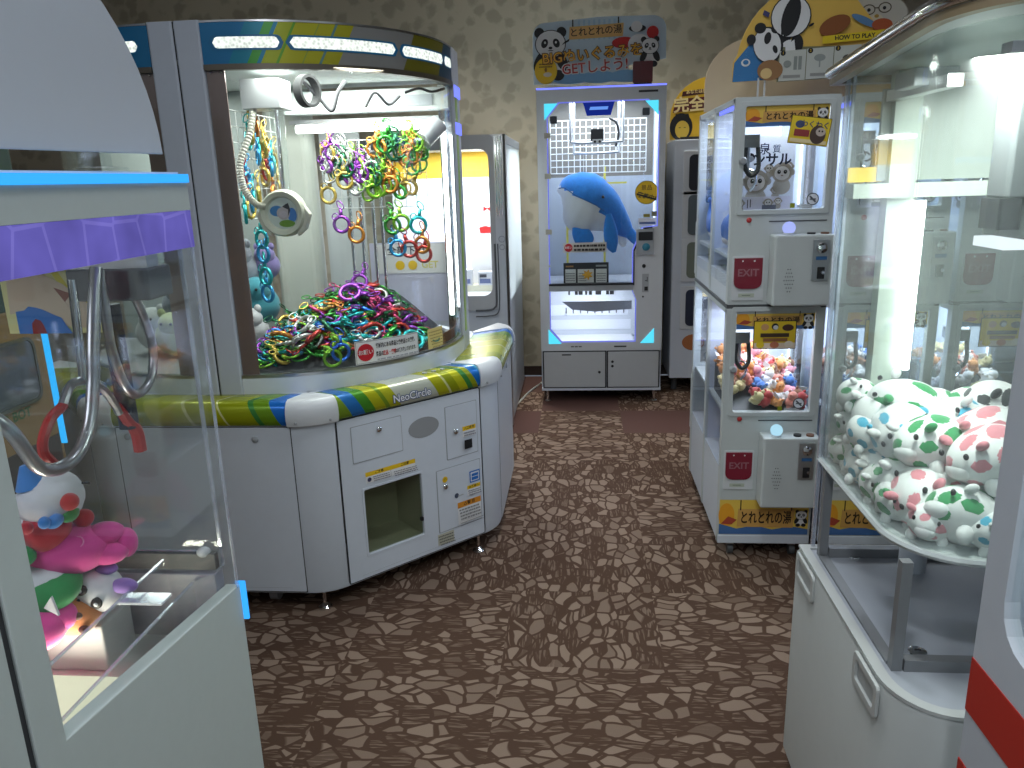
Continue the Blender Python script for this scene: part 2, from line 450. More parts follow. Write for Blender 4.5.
MB().box(-1.40, .08, .72, -.602, .10, 1.42).build('back_wall', P('dim_back_wall', (.30, .31, .30), .6), lm)
mb = MB(); mb.rbox(-1.44, -.26, 1.42, -.575, 1.136, 1.459, .006); mb.build('header', SAGE, lm)
MB().ring(rrect(-1.445, -.262, -.572, 1.141, .01), rrect(-1.42, -.24, -.60, 1.115, .01), 'z', 1.459, 1.471).build('light_strip', LEDB, lm)
MB().box(-1.43, -.25, 1.459, -.585, 1.128, 1.474).build('header_lid', P('lit_lid', (.7, .72, .8), .3), lm)
pts = [(-.02, 1.487)] + [(.76 + .336 * math.cos(R(a)), 1.489 + .268 * math.sin(R(a))) for a in range(2, 90, 6)] + [(.3, 1.757), (-.02, 1.757)]
pts = pts[:-1] + [(-.02, 1.757)]
arch = thing('header_board', 'blank pale grey rounded board standing on the purple banded machine', 'sign board', (-.59, .5, 1.474))
MB().prism(pts, 'x', -.592, -.586).build('board', P('pale_board', (.52, .56, .62), .35, grain=.01), arch, bevel=.001)
mb = MB()
for y in (.35, .95): MB().prism([(-.605, 1.4745), (-.573, 1.4745), (-.573, 1.479), (-.5935, 1.479), (-.5935, 1.515), (-.600, 1.515), (-.600, 1.479), (-.605, 1.479)], 'y', y - .03, y + .03).build('bracket', ACRYL, arch)
MB().box(-.580, .69, .80, -.577, 1.128, 1.42).build('side_pane', ACRYL, lm)
MB().box(-1.40, 1.124, .835, -.60, 1.128, 1.42).build('front_pane', ACRYL, lm)
mb = MB(); mb.box(-.5775, 1.121, .80, -.5755, 1.1285, 1.42); mb.box(-.600, 1.1245, .84, -.595, 1.1295, 1.42); mb.build('pane_edge', EDGE, lm)
MB().box(-.5768, .55, 1.366, -.5752, 1.131, 1.4195).build('purple_band', HEXB, lm)
MB().rbox(-.585, 1.1335, .735, -.568, 1.139, .805, .002, 'z').build('light_strip', LEDB, lm)
MB().box(-.845, 1.129, 1.055, -.835, 1.131, 1.245).build('light_strip', EM('azure_led_bar', (.02, .45, 1.), 1.3), lm)
MB().box(-1.0, 1.110, .840, -.602, 1.123, .868).build('pane_rail', DGREY, lm)
mb = MB(); mb.cyl((-1.0, 1.118, .87), (-.63, 1.118, .87), .0025, 8); mb.build('clear_bar', EDGE, lm)
MB().ball((-.622, 1.116, .869), (.012, .010, .009), 12).build('bar_knob', WHITE, lm, smooth=True)
# clear guards along the chute
for x, h in ((-.685, .86), (-.64, .82)):
    mb = MB(); mb.box(x - .0015, .70, .72, x + .0015, 1.10, h); mb.build('chute_guard', ACRYL, lm)
    MB().box(x - .002, .70, h, x + .002, 1.10, h + .003).build('guard_edge', EDGE, lm)
MB().box(-.70, .99, .845, -.63, 1.02, .849).build('clear_block', EDGE, lm)
# crane head: motor box, conduits, claw
MB().rbox(-.72, 1.03, 1.30, -.60, 1.10, 1.345, .006).build('carriage', P('carriage_grey', (.12, .13, .14), .45), lm, bevel=.003)
MB().box(-1.40, 1.04, 1.345, -.602, 1.07, 1.365).build('carriage_rail', STEEL, lm)
def ray(pts, s): return [(p[0] * s, p[1] * s, 1.45 + (p[2] - 1.45) * s) for p in pts]
h1 = ray([(-.80, .86, 1.22), (-.75, .901, 1.16), (-.75, .951, 1.081), (-.75, 1.013, 1.066), (-.75, 1.065, 1.098), (-.75, 1.095, 1.16), (-.75, 1.11, 1.214), (-.75, 1.135, 1.29), (-.75, 1.151, 1.335)], .87)
MB().tube(bez(h1, 80), .0085, 12).build('conduit', TUBE, lm, smooth=60)
h2 = ray([(-.75, 1.160, 1.33), (-.75, 1.157, 1.26), (-.75, 1.157, 1.203), (-.75, 1.176, 1.14), (-.75, 1.209, 1.115), (-.75, 1.259, 1.136), (-.75, 1.272, 1.205), (-.75, 1.225, 1.318)], .87)
MB().tube(bez(h2, 80), .0065, 12).build('conduit', TUBE, lm, smooth=60)
ck = lambda *pts: ray(pts, .875)
a, b = ck((-.78, 1.132, 1.32), (-.78, 1.117, 1.156))
mb = MB(); mb.cyl(a, b, .006, 10); mb.build('claw_rod', CHROME, lm, smooth=True)
a, b = ck((-.78, 1.132, 1.215), (-.78, 1.117, 1.15))
MB().cyl(a, b, .020, 18, .016).build('claw_hub', ACRYLH, lm, smooth=True)
c = ck((-.78, 1.13, 1.16), (-.78, 1.09, 1.165), (-.78, 1.065, 1.145), (-.78, 1.06, 1.137))
MB().tube(bez(c, 16), .006, 8).build('claw_arm', STEEL, lm, smooth=True)
c = ck((-.78, 1.062, 1.139), (-.78, 1.03, 1.128), (-.78, 1.007, 1.105), (-.78, 1.002, 1.085), (-.78, 1.014, 1.066), (-.78, 1.022, 1.058))
MB().tube(bez(c, 24), .0065, 8).build('claw_tip', P('red_claw', (.45, .02, .02), .3), lm, smooth=True)
c = ck((-.78, 1.13, 1.16), (-.78, 1.16, 1.14), (-.78, 1.185, 1.105), (-.78, 1.195, 1.085))
MB().tube(bez(c, 16), .006, 8).build('claw_arm', STEEL, lm, smooth=True)
c = ck((-.78, 1.192, 1.10), (-.78, 1.212, 1.07), (-.78, 1.235, 1.04), (-.78, 1.238, 1.003))
MB().tube(bez(c, 24), [.006 + .004 * min(1, i / 16) for i in range(25)][:len(bez(c, 24))], 8).build('claw_tip', bpy.data.materials['red_claw'], lm, smooth=True)
mb = MB(); mb.rbox(-.70, 1.06, 1.10, -.675, 1.085, 1.29, .008); mb.build('claw_motor', P('dark_blue_motor', (.01, .015, .035), .4), lm)
# poster behind the far pane: plain shapes only
pb = MB(); pb.box(-.872, 1.100, 1.243, -.722, 1.1012, 1.345); pb.build('poster', WHITE, lm)
fr = Frame((-.872, 1.0998, 1.243), (1, 0, 0), (0, 0, 1))
its = [('r', 0, 0, .15, .102, srgb(240, 236, 170))]
for i in range(5): its.append(('p', [(.055 + .024 * i, .102), (.066 + .024 * i, .102), (min(.15, .096 + .024 * i), max(.05, .05 - .02 * i)), (min(.15, .084 + .024 * i), max(.045, .05 - .02 * i))], srgb(226, 214, 60)))
its += [('p', [(.008, .03), (.012, .088), (.06, .095), (.10, .075), (.135, .045), (.146, .006), (.09, .012), (.04, .035)], srgb(226, 206, 178)),
        ('p', [(.085, .070), (.112, .06), (.10, .048), (.118, .02)], srgb(150, 90, 70)),
        ('p', [(.018, .0), (.018, .034), (.032, .036), (.040, .042), (.052, .040), (.062, .037), (.076, .030), (.090, .024), (.096, .012), (.104, .0)], srgb(60, 130, 215)),
        ('p', [(.040, 0), (.041, .016), (.048, .023), (.056, .02), (.060, .012), (.063, 0)], srgb(150, 30, 40))]
art(lm, fr, its, 'poster_print')
lamp('AREA', 'deck_lamp', (-.78, .89, .74), 1.2, (1, .93, .75), lm, .1, rot=(R(180), 0, 0))
lamp('AREA', 'interior_lamp', (-.95, .6, 1.40), 2.0, (.85, .9, 1), lm, .35)

# plush toys heaped inside it (plain made-up toys)
def fab(n, c): return P(n, c, .85, grain=.10, scale=90, sub=.4)
PLW, PINK, PRED, PBLU, PGRN, POR, PVI = fab('white_plush', (.68, .68, .72)), fab('pink_plush', (.72, .06, .32)), fab('red_plush', (.48, .015, .03)), fab('blue_plush', (.04, .22, .62)), fab('green_plush', (.02, .26, .07)), fab('orange_plush', (.68, .24, .08)), fab('violet_plush', (.22, .12, .42))
PBK = fab('black_plush', (.015, .015, .02))
def B3(name, mat, parent, c, r, rot=None, seg=18): return MB().ball(c, r, seg, rot).build(name, mat, parent, smooth=True)
def rot3(x=0, y=0, z=0): return (Matrix.Rotation(R(z), 3, 'Z') @ Matrix.Rotation(R(y), 3, 'Y') @ Matrix.Rotation(R(x), 3, 'X'))
# white head toy
PG = 'plush toys in the purple banded machine'
t = thing('plush_toy', 'white round faced plush with red nose and blue hat in the purple banded machine', 'plush toy', (-.80, 1.01, .90), PG)
MB().ball((-.785, 1.005, 1.012), (.045, .052, .042), 22, rot3(0, 0, 20)).ball((-.815, 1.0, .95), (.036, .038, .04)).ball((-.818, .975, 1.018), (.012, .012, .012), 10).build('body', PLW, t, smooth=True)
B3('nose', PRED, t, (-.742, .985, 1.015), (.013, .014, .013)); B3('dress', PRED, t, (-.785, .985, .972), (.032, .036, .034))
MB().cyl((-.795, .985, 1.040), (-.80, .982, 1.072), .022, 14, .005).build('hat', PBLU, t, smooth=True)
B3('hat_brim', PBLU, t, (-.79, 1.03, 1.046), (.016, .011, .007))
MB().ball((-.752, .962, .995), (.009, .016, .010)).ball((-.756, .946, 1.0), (.008, .009, .009)).build('bow', PBLU, t, smooth=True)
MB().tube([(-.742, 1.020, 1.030), (-.741, 1.030, 1.027), (-.744, 1.038, 1.022)], .002, 6).build('eye', BLACK, t, smooth=True)
B3('hand', PRED, t, (-.752, 1.022, .972), (.014, .016, .014)); B3('collar', PGRN, t, (-.748, .99, .993), (.009, .018, .011)); B3('hand', PRED, t, (-.778, .938, .995), .009)
# pink animal across the heap
t = thing('plush_toy', 'bright pink plush animal lying with stubby feet outward in the purple banded machine', 'plush toy', (-.76, 1.02, .88), PG)
MB().ball((-.772, 1.005, .928), (.060, .045, .038), 20, rot3(0, 0, 15)).ball((-.727, 1.028, .944), (.030, .022, .018), 14, rot3(0, 0, 20)).ball((-.720, 1.018, .917), (.030, .022, .018), 14, rot3(0, 0, 20)).ball((-.840, .985, .932), (.034, .034, .028)).build('body', PINK, t, smooth=True)
B3('foot', PINK, t, (-.702, 1.04, .924), (.016, .018, .024)); B3('ear', PINK, t, (-.798, .968, .955), (.022, .010, .014), rot3(0, 20)); B3('arm', PGRN, t, (-.802, .950, .945), (.018, .016, .015))
MB().torus((-.742, .985, .950), .009, .0012, (.2, -1, .9), 14, 5).build('stitching', P('pink_thread', (.85, .25, .5), .8), t)
t = thing('plush_toy', 'green and white plush body under the pink plush toy in the purple banded machine', 'plush toy', (-.80, .98, .84), PG)
MB().ball((-.795, .985, .893), (.045, .045, .032), 18).build('body', PLW, t, smooth=True); B3('cape', PGRN, t, (-.782, .968, .884), (.042, .044, .027), rot3(20))
MB().prism([(-.762, .880), (-.742, .868), (-.748, .898)], 'y', .920, .924).build('badge', PLW, t)
t = thing('plush_toy', 'white plush head with big black eyes and black muzzle patch in the purple banded machine', 'plush toy', (-.74, 1.01, .82), PG)
hc = Vector((-.742, 1.012, .858)); B3('head', PLW, t, hc, (.036, .036, .035), None, 22)
for d in ((-.12, -.90, .42), (.42, -.88, -.15)):
    d = Vector(d).normalized(); B3('eye', BLACK, t, hc + d * .034, (.010, .005, .010)); B3('eye_shine', PLW, t, hc + d * .0385, (.0035, .002, .0035))
MB().prism([(-.772, .852), (-.750, .862), (-.742, .850), (-.735, .838), (-.758, .826)], 'y', .974, .984).build('muzzle', PBK, t, bevel=.002)
B3('ear', PVI, t, (-.698, 1.01, .866), (.022, .012, .012)); B3('ear', PVI, t, (-.725, 1.015, .892), (.018, .012, .009))
t = thing('plush_toy', 'orange plush toy with brown paws below the black eyed plush head', 'plush toy', (-.76, .985, .80), PG)
B3('body', POR, t, (-.765, .985, .832), (.036, .034, .032))
for dz in (-.006, .016): B3('paw', fab('brown_paw', (.10, .03, .02)), t, (-.742 - dz * .3, .962, .826 + dz), (.008, .007, .006))
t = thing('plush_toy', 'pink plush toy with white patch lowest beside the stile of the purple banded machine', 'plush toy', (-.80, .93, .80), PG)
MB().ball((-.790, .935, .838), (.040, .040, .034)).ball((-.765, .955, .846), (.022, .022, .022)).build('body', PINK, t, smooth=True); B3('patch', PLW, t, (-.775, .902, .815), (.016, .010, .009))
MB().prism([(1.0, .7205), (1.08, .7205), (1.08, .80), (1.0, .80)], 'x', -.95, -.74).build('prize_step', P('pale_step', (.42, .41, .42), .4), lm, bevel=.004)
for i in range(5):
    t = thing('plush_toy', 'plush toy mostly hidden under the others in the purple banded machine', 'plush toy', (-.9 + .02 * i, .85 + .05 * i, .73), 'buried plush toys in the purple banded machine')
    MB().ball((-.90, .86 + .05 * i, .845), (.05, .03, .042)).ball((-.875, .87 + .05 * i, .885), (.03, .025, .03)).build('body', [PLW, PINK, PRED, PGRN, PBLU][i], t, smooth=True)
# ------------------------------------------------------------------ big eight sided scoop machine with curved glass
NC = Vector((-1.25, 3.26)); AF = .92; HS = AF * math.tan(R(22.5)); FR = .18; FT = FR * math.tan(R(22.5))
neo = thing('claw_machine', 'large white eight sided machine with curved glass front and heap of coloured rings', 'claw machine', (NC.x, NC.y, 0))
def face_axes(k):                      # k = 0 front (-Y), 1 front right diagonal, 2 right (+X), -1 front left diagonal
    a = R(-90 + 45 * k); n = Vector((math.cos(a), math.sin(a))); t = Vector((-n.y, n.x)); return n, t
def FT4(k):                            # local (u, out, z) -> world for face k; out = 0 on the face plane
    n, t = face_axes(k); o = NC + n * AF
    return Matrix(((t.x, n.x, 0, o.x), (t.y, n.y, 0, o.y), (0, 0, 1, 0), (0, 0, 0, 1)))
def xbuild(mb, T, *a, **k):
    mb.bm.transform(T); return mb.build(*a, **k)
def FFrame(k, u, z, out):
    n, t = face_axes(k); o = NC + n * (AF + out) + t * u
    return Frame((o.x, o.y, z), (t.x, t.y, 0), (0, 0, 1))
def outline(a, n=6):
    """octagon with rounded corners: [(point, outward normal)]"""
    out = []
    for k in range(-3, 5):
        n0, t0 = face_axes(k); n1, _ = face_axes(k + 1)
        for j in range(n + 1):
            ang = R(-90 + 45 * k + 45 * j / n); nn = Vector((math.cos(ang), math.sin(ang)))
            c = NC + n0 * (AF - FR) + t0 * (HS - FT)
            out.append((c + nn * (FR + a - AF), nn))
    return out
mb = MB(); pts = [tuple(p) for p, _ in outline(AF)]
mb.rings([[Vector((p.x, p.y, z)) for p, _ in outline(AF + d)] for d, z in ((-.03, .07), (-.004, .078), (0, .09), (0, .695))])
_n1, _ = face_axes(1); _fc = NC + _n1 * AF
for f_ in list(mb.bm.faces):
    c_ = f_.calc_center_median()
    if abs(c_.x - _fc.x) < .02 and abs(c_.y - _fc.y) < .02 and c_.z > .2: mb.bm.faces.remove(f_)   # opening behind the prize window panel
mb.build('base', BODY, neo, smooth=30)
dk = bpy.data.materials.get('brushed_steel')
for k in (-1, 0, 1, 2):
    mb = MB(); 
    mb.ring(rrect(-.303, .083, .303, .688, .004), rrect(-.3, .086, .3, .685, .003), 'y', -.002, .0008); xbuild(mb, FT4(k), 'panel_seam', SEAM, neo)
    mb = MB(); mb.rbox(-.2998, -.003, .0865, .2998, .0022, .6848, .004, 'y'); 
    if k == 1:
        mb = MB(); mb.ring(rrect(-.2998, .0865, .2998, .6848, .004), rrect(-.228, .165, .026, .425, .008), 'y', -.003, .0022)
    xbuild(mb, FT4(k), 'front_panel', BODY if k != 2 else COOL, neo, bevel=.001)
for k in (-1, 0, 1):
    MB_ = MB(); MB_.box(-.25, -.002, .1005, .25, .0026, .1012)
    xbuild(MB_, FT4(k), 'kick_seam', GREY, neo)
# front-right diagonal face: doors, prize window, speaker, stickers
T1 = FT4(1)
def door(u0, z0, u1, z1, name='door'):
    mb = MB(); mb.ring(rrect(u0 - .003, z0 - .003, u1 + .003, z1 + .003, .003), rrect(u0, z0, u1, z1, .003), 'y', .0022, .0032); s = xbuild(mb, T1, 'door_gap', GREY, neo)
    mb = MB(); mb.rbox(u0, .0022, z0, u1, .0045, z1, .003, 'y'); d = xbuild(mb, T1, name, BODY, neo); return d
def lock(parent, u, z, T=T1, r=.010):
    mb = MB(); mb.lathe([(r, .0), (r, .006), (r * .6, .009), (0, .009)], (u, .0045, z), 'y', 14); xbuild(mb, T, 'lock', CHROME, parent, smooth=True)
    mb = MB(); mb.box(u - r * .12, .0125, z - r * .5, u + r * .12, .0142, z + r * .5); xbuild(mb, T, 'keyhole', BLACK, parent)
d1 = door(-.25, .525, -.054, .652); lock(d1, -.145, .625)
d2 = door(.139, .437, .281, .640); lock(d2, .180, .54)
d3 = door(.086, .155, .287, .402); lock(d3, .120, .335)
mb = MB(); mb.prism(ell(.042, .588, .066, .038, 0, 26), 'y', .0022, .0035); xbuild(mb, T1, 'speaker_grille', P('perforated_grille', (.28, .29, .30), .6), neo)
# prize window: recess, tinted pane, little catch
mb = MB(); mb.box(-.228, -.20, .165, .026, -.195, .425); mb.box(-.228, -.20, .160, .026, 0, .165); mb.box(-.233, -.2, .165, -.228, 0, .425); mb.box(.026, -.2, .165, .031, 0, .425); mb.box(-.228, -.2, .425, .026, 0, .43)
xbuild(mb, T1, 'prize_chute', P('olive_grey_chute', (.40, .42, .34), .5), neo)
mb = MB(); mb.frame(-.228, .165, .026, .425, .008, 'y', -.012, .004, .006); xbuild(mb, T1, 'window_frame', BODY, neo, bevel=.001)
mb = MB(); mb.box(-.222, -.009, .171, .020, -.006, .419); xbuild(mb, T1, 'prize_door', SMOKE, neo)
mb = MB(); mb.rbox(.006, -.006, .228, .018, .002, .243, .003, 'y'); xbuild(mb, T1, 'catch', BLACK, neo)
f = FFrame(1, 0, 0, .0023)
art(neo, f, [('r', -.21, .440, .205, .040, W), ('r', -.21, .464, .205, .016, YEL), ('t', 'ご注意', -.155, .472, .012, K), ('t', 'ご注意', -.05, .472, .012, K), ('r', -.109, .441, .0008, .023, K), ('e', -.196, .452, .008, .008, srgb(60, 60, 90))] + lines(-.182, .443, .066, .018, 3, (.2, .2, .22)) + lines(-.104, .443, .095, .018, 3, (.2, .2, .22), seed=3) + [('t', '!', -.196, .452, .010, W)], 'caution_sticker')
f2 = FFrame(1, 0, 0, .0046)
art(neo, f2, [('r', .212, .508, .062, .042, W), ('r', .212, .533, .062, .017, YEL), ('t', '入口専用', .243, .5415, .012, K)] + lines(.216, .511, .054, .018, 2, (.25, .25, .3)) + [('r', .213, .462, .036, .036, K)], 'coin_sticker')
art(neo, f2, [('r', .235, .316, .050, .047, BLU), ('r', .240, .321, .040, .037, W), ('r', .244, .325, .032, .013, BLU), ('r', .244, .341, .032, .011, BLU)], 'blue_sticker')
art(neo, f2, [('e', .120, .363, .012, .012, YEL), ('t', '小', .120, .363, .013, K)], 'round_sticker')
art(neo, f2, [('r', .221, .266, .064, .042, W), ('r', .221, .293, .064, .015, YEL), ('t', 'お客様へ', .253, .3005, .012, K)] + lines(.224, .269, .058, .020, 3, (.2, .2, .25)), 'notice_sticker')
art(neo, f2, [('e', .170, .283, .010, .010, srgb(70, 80, 100)), ('r', .176, .278, .026, .004, (.4, .42, .4))], 'hand_sticker')
art(neo, f2, [('r', .172, .160, .112, .091, W), ('r', .172, .228, .112, .023, ORG), ('t', '△警 告', .228, .240, .017, K)] + lines(.178, .180, .098, .044, 4, (.25, .25, .25), seed=5) + [('r', .172, .170, .112, .0015, K), ('r', .172, .160, .112, .0012, K)], 'warning_sticker')
art(neo, f, [('r', .075, .104, .075, .044, srgb(190, 188, 170))] + lines(.078, .106, .068, .038, 4, (.12, .12, .12), .45, 9), 'rating_plate')
# other faces: lock and screws
for k, u, z in ((0, .18, .645), (0, -.26, .655)):
    mb = MB(); mb.lathe([(.011, 0), (.011, .004), (.006, .007), (0, .007)], (u, .0022, z), 'y', 14); xbuild(mb, FT4(k), 'lock', GREY, neo, smooth=True)
mb = MB(); mb.lathe([(.012, 0), (.012, .004), (.006, .007), (0, .007)], (.05, .0022, .655), 'y', 14); xbuild(mb, FT4(2), 'lock', GREY, neo, smooth=True)
# ledge: printed bullnose along every face, white caps on the corners
def ledge_print(k):
    m, nt, out = _nt('yellow_green_ledge_print')
    n, t = face_axes(k)
    tc = nd(nt, 'TexCoord')
    dp = nd(nt, 'VectorMath', {0: tc.outputs['Object'], 1: (t.x, t.y, .55)}, operation='DOT_PRODUCT')
    u = math_(nt, 'MULTIPLY_ADD', dp.outputs['Value'], 1 / .6, .5 - .68)
    cr = nd(nt, 'ValToRGB', {0: u}); r = cr.color_ramp; r.interpolation = 'CONSTANT'
    st = [(0, srgb(120, 150, 40)), (.05, srgb(40, 110, 180)), (.13, srgb(70, 140, 40)), (.2, srgb(176, 178, 30)), (.27, srgb(120, 150, 40)), (.30, srgb(180, 182, 40)), (.37, srgb(200, 205, 190)), (.64, srgb(176, 178, 30)), (.72, srgb(215, 215, 150)), (.735, srgb(150, 160, 24)), (.80, srgb(190, 192, 30)), (.86, srgb(60, 130, 60)), (.90, srgb(150, 160, 24)), (.94, srgb(20, 110, 190)), (1, srgb(60, 150, 190))] if k == 1 else \
         [(0, srgb(150, 160, 24)), (.2, srgb(180, 182, 40)), (.42, srgb(215, 215, 150)), (.44, srgb(168, 172, 24)), (.62, srgb(215, 215, 150)), (.63, srgb(150, 160, 24)), (.80, srgb(60, 130, 60)), (.83, srgb(110, 150, 30)), (.92, srgb(30, 110, 200))]
    while len(r.elements) < len(st): r.elements.new(.5)
    for e, (p_, c) in zip(r.elements, st): e.position = p_; e.color = c4(c)
    b = nd(nt, 'BsdfPrincipled', {'Base Color': cr.outputs[0], 'Roughness': .25, 'Metallic': .35})
    nt.links.new(b.outputs[0], out.inputs[0]); return m
LP = [(.000, .690), (.012, .696), (.017, .712), (.016, .735), (.010, .755), (-.002, .768), (-.018, .773), (-.175, .752), (-.175, .69)]
for k in (-1, 0, 1, 2):
    mb = MB(); mb.rings([[Vector((u, d, z)) for d, z in LP] for u in (-.302, .302)]); xbuild(mb, FT4(k), 'ledge', ledge_print(k), neo, smooth=50)
for k in (-2, -1, 0, 1, 2):
    n0, t0 = face_axes(k); loops = []
    for j in range(-1, 9):
        if j < 0: p = NC + n0 * AF + t0 * .298; nn = n0
        elif j > 7:
            n1, t1 = face_axes(k + 1); p = NC + n1 * AF - t1 * .298; nn = n1
        else:
            ang = R(-90 + 45 * k + 45 * j / 7); nn = Vector((math.cos(ang), math.sin(ang))); p = NC + n0 * (AF - FR) + t0 * (HS - FT) + nn * FR
        loops.append([Vector((p.x + nn.x * (d + .005), p.y + nn.y * (d + .005), z + (.004 if z > .7 else -.004))) for d, z in LP])
    cap = MB().rings(loops).build('ledge_corner', WHITE, neo, smooth=45)
    for j in (1, 6):
        ang = R(-90 + 45 * k + 45 * j / 7); nn = Vector((math.cos(ang), math.sin(ang))); p = NC + n0 * (AF - FR) + t0 * (HS - FT) + nn * FR
        MB().ball((p.x + nn.x * .021, p.y + nn.y * .021, .704), .0045, 10).build('screw', GREY, cap, smooth=True)
def logo():
    n, t = face_axes(1)
    f = Frame((NC.x + n.x * (AF + .0178), NC.y + n.y * (AF + .0178), .7215), (t.x, t.y, 0), (-n.x * .08, -n.y * .08, 1))
    mid = srgb(25, 60, 120)
    return art(neo, f, [('t', 'NeoCircle', -.008, 0, .037, mid, .075), ('t', 'NeoCircle', -.008, 0, .037, W, .012)], 'logo_lettering')
logo()
# ledge top: buttons near the front edge, flat ring
mb = MB(); mb.ring([tuple(p) for p, _ in outline(.76)], [tuple(p) for p, _ in outline(.55)], 'z', .735, .7525); mb.build('ledge_top', BODY, neo)
for u in (.10, .14, .18):
    mb = MB(); mb.cyl((u, -.06, .766), (u, -.06, .772), .009, 12); xbuild(mb, FT4(1), 'control_button', GREY, neo)
# feet and castor
for x, y in ((-.907, 2.385), (-.415, 2.825), (-1.6, 2.42), (-.40, 3.66), (-2.05, 2.9), (-2.05, 3.7), (-1.6, 4.1), (-.9, 4.1)):
    MB().lathe([(.024, 0), (.024, .006), (.012, .016), (.007, .02), (.007, .092)], (x, y, 0), 'z', 16).build('levelling_foot', CHROME, neo, smooth=40)
MB().cyl((-1.12, 2.44, .032), (-1.09, 2.44, .032), .032, 18).build('castor', GREY, neo, smooth=40)
MB().box(-1.125, 2.42, .05, -1.085, 2.46, .09).build('castor_fork', STEEL, neo)
# upper cabinet: quarter units with bowed glass
UA, UB = Vector((-1.165, 2.50)), Vector((-.49, 3.175)); ch = UB - UA; SG = .20
cn = Vector((ch.y, -ch.x)).normalized(); UR = (ch.length ** 2 / 4 + SG * SG) / (2 * SG); UC = (UA + UB) / 2 - cn * (UR - SG)
a0 = math.atan2(UA.y - UC.y, UA.x - UC.x); a1 = math.atan2(UB.y - UC.y, UB.x - UC.x)
def arcp(s, r=0.): a = a0 + (a1 - a0) * s; return Vector((UC.x + (UR + r) * math.cos(a), UC.y + (UR + r) * math.sin(a)))
def arcs(r=0., s0=0., s1=1., n=36): return [tuple(arcp(s0 + (s1 - s0) * i / n, r)) for i in range(n + 1)]
MIR = Matrix(((-1, 0, 0, 2 * NC.x), (0, 1, 0, 0), (0, 0, 1, 0), (0, 0, 0, 1)))
def header_print():
    m, nt, out = _nt('blue_green_header_print')
    tc = nd(nt, 'TexCoord'); s = nd(nt, 'SeparateXYZ', {0: tc.outputs['Object']})
    ax = math_(nt, 'ABSOLUTE', s.outputs[0])
    rx = UC.x - NC.x; ry = UC.y - NC.y
    an = math_(nt, 'ARCTAN2', math_(nt, 'SUBTRACT', s.outputs[1], ry), math_(nt, 'SUBTRACT', s.outputs[0], rx))
    u = math_(nt, 'DIVIDE', math_(nt, 'SUBTRACT', an, a0), a1 - a0)
    up = math_(nt, 'MULTIPLY_ADD', s.outputs[2], .5, -.94)
    us = math_(nt, 'SUBTRACT', u, up)
    cr = nd(nt, 'ValToRGB', {0: us}); r = cr.color_ramp; r.interpolation = 'CONSTANT'
    st = [(0, srgb(30, 112, 160)), (.10, srgb(26, 125, 150)), (.155, srgb(70, 150, 60)), (.18, srgb(30, 120, 150)), (.195, srgb(150, 160, 20)), (.235, srgb(90, 150, 40)), (.245, srgb(168, 166, 24)), (.31, srgb(130, 150, 60)), (.315, srgb(165, 162, 24)), (.36, srgb(90, 130, 130)), (.368, srgb(160, 156, 30)), (.42, srgb(135, 135, 132)), (.66, srgb(110, 106, 30)), (.86, srgb(30, 70, 96)), (1, srgb(30, 70, 96))]
    while len(r.elements) < len(st): r.elements.new(.5)
    for e, (p_, c) in zip(r.elements, st): e.position = p_; e.color = c4(c)
    b = nd(nt, 'BsdfPrincipled', {'Base Color': cr.outputs[0], 'Roughness': .35, 'Metallic': .2})
    nt.links.new(b.outputs[0], out.inputs[0]); return m
HP = header_print(); BLUEP = P('blue_header_print', srgb(24, 105, 150), .35)
def textured_lens():
    m, nt, out = _nt('lit_textured_lens')
    tc = nd(nt, 'TexCoord'); v = nd(nt, 'TexVoronoi', {'Vector': tc.outputs['Object'], 'Scale': 90.})
    e = nd(nt, 'Emission', {'Color': c4((.93, 1., .93)), 'Strength': math_(nt, 'MULTIPLY_ADD', v.outputs['Distance'], .9, .55)})
    nt.links.new(e.outputs[0], out.inputs[0]); return m
LENS = textured_lens()
def capsule(s0, s1, z0, z1, r, name, mat, T=None, parent=None):
    n = 30; L = (s1 - s0) * (a1 - a0) * UR; h = (z1 - z0) / 2; mb = MB(); lo, hi = [], []
    for i in range(n + 1):
        x = L * i / n; e = min(x, L - x); q = h if e >= h else math.sqrt(max(0, h * h - (h - e) ** 2))
        p = arcp(s0 + (s1 - s0) * i / n, r); zc = (z0 + z1) / 2; q = max(q, .0006)
        lo.append(mb.bm.verts.new((p.x, p.y, zc - q))); hi.append(mb.bm.verts.new((p.x, p.y, zc + q)))
    for i in range(n): mb.face([lo[i], lo[i + 1], hi[i + 1], hi[i]])
    if T: mb.bm.transform(T)
    return mb.build(name, mat, parent or neo, smooth=True)
STRIP_REFLECT = P('brownish_steel_stile', srgb(150, 128, 120), .35, .5)  # brown reflection tinted into the steel's own colour
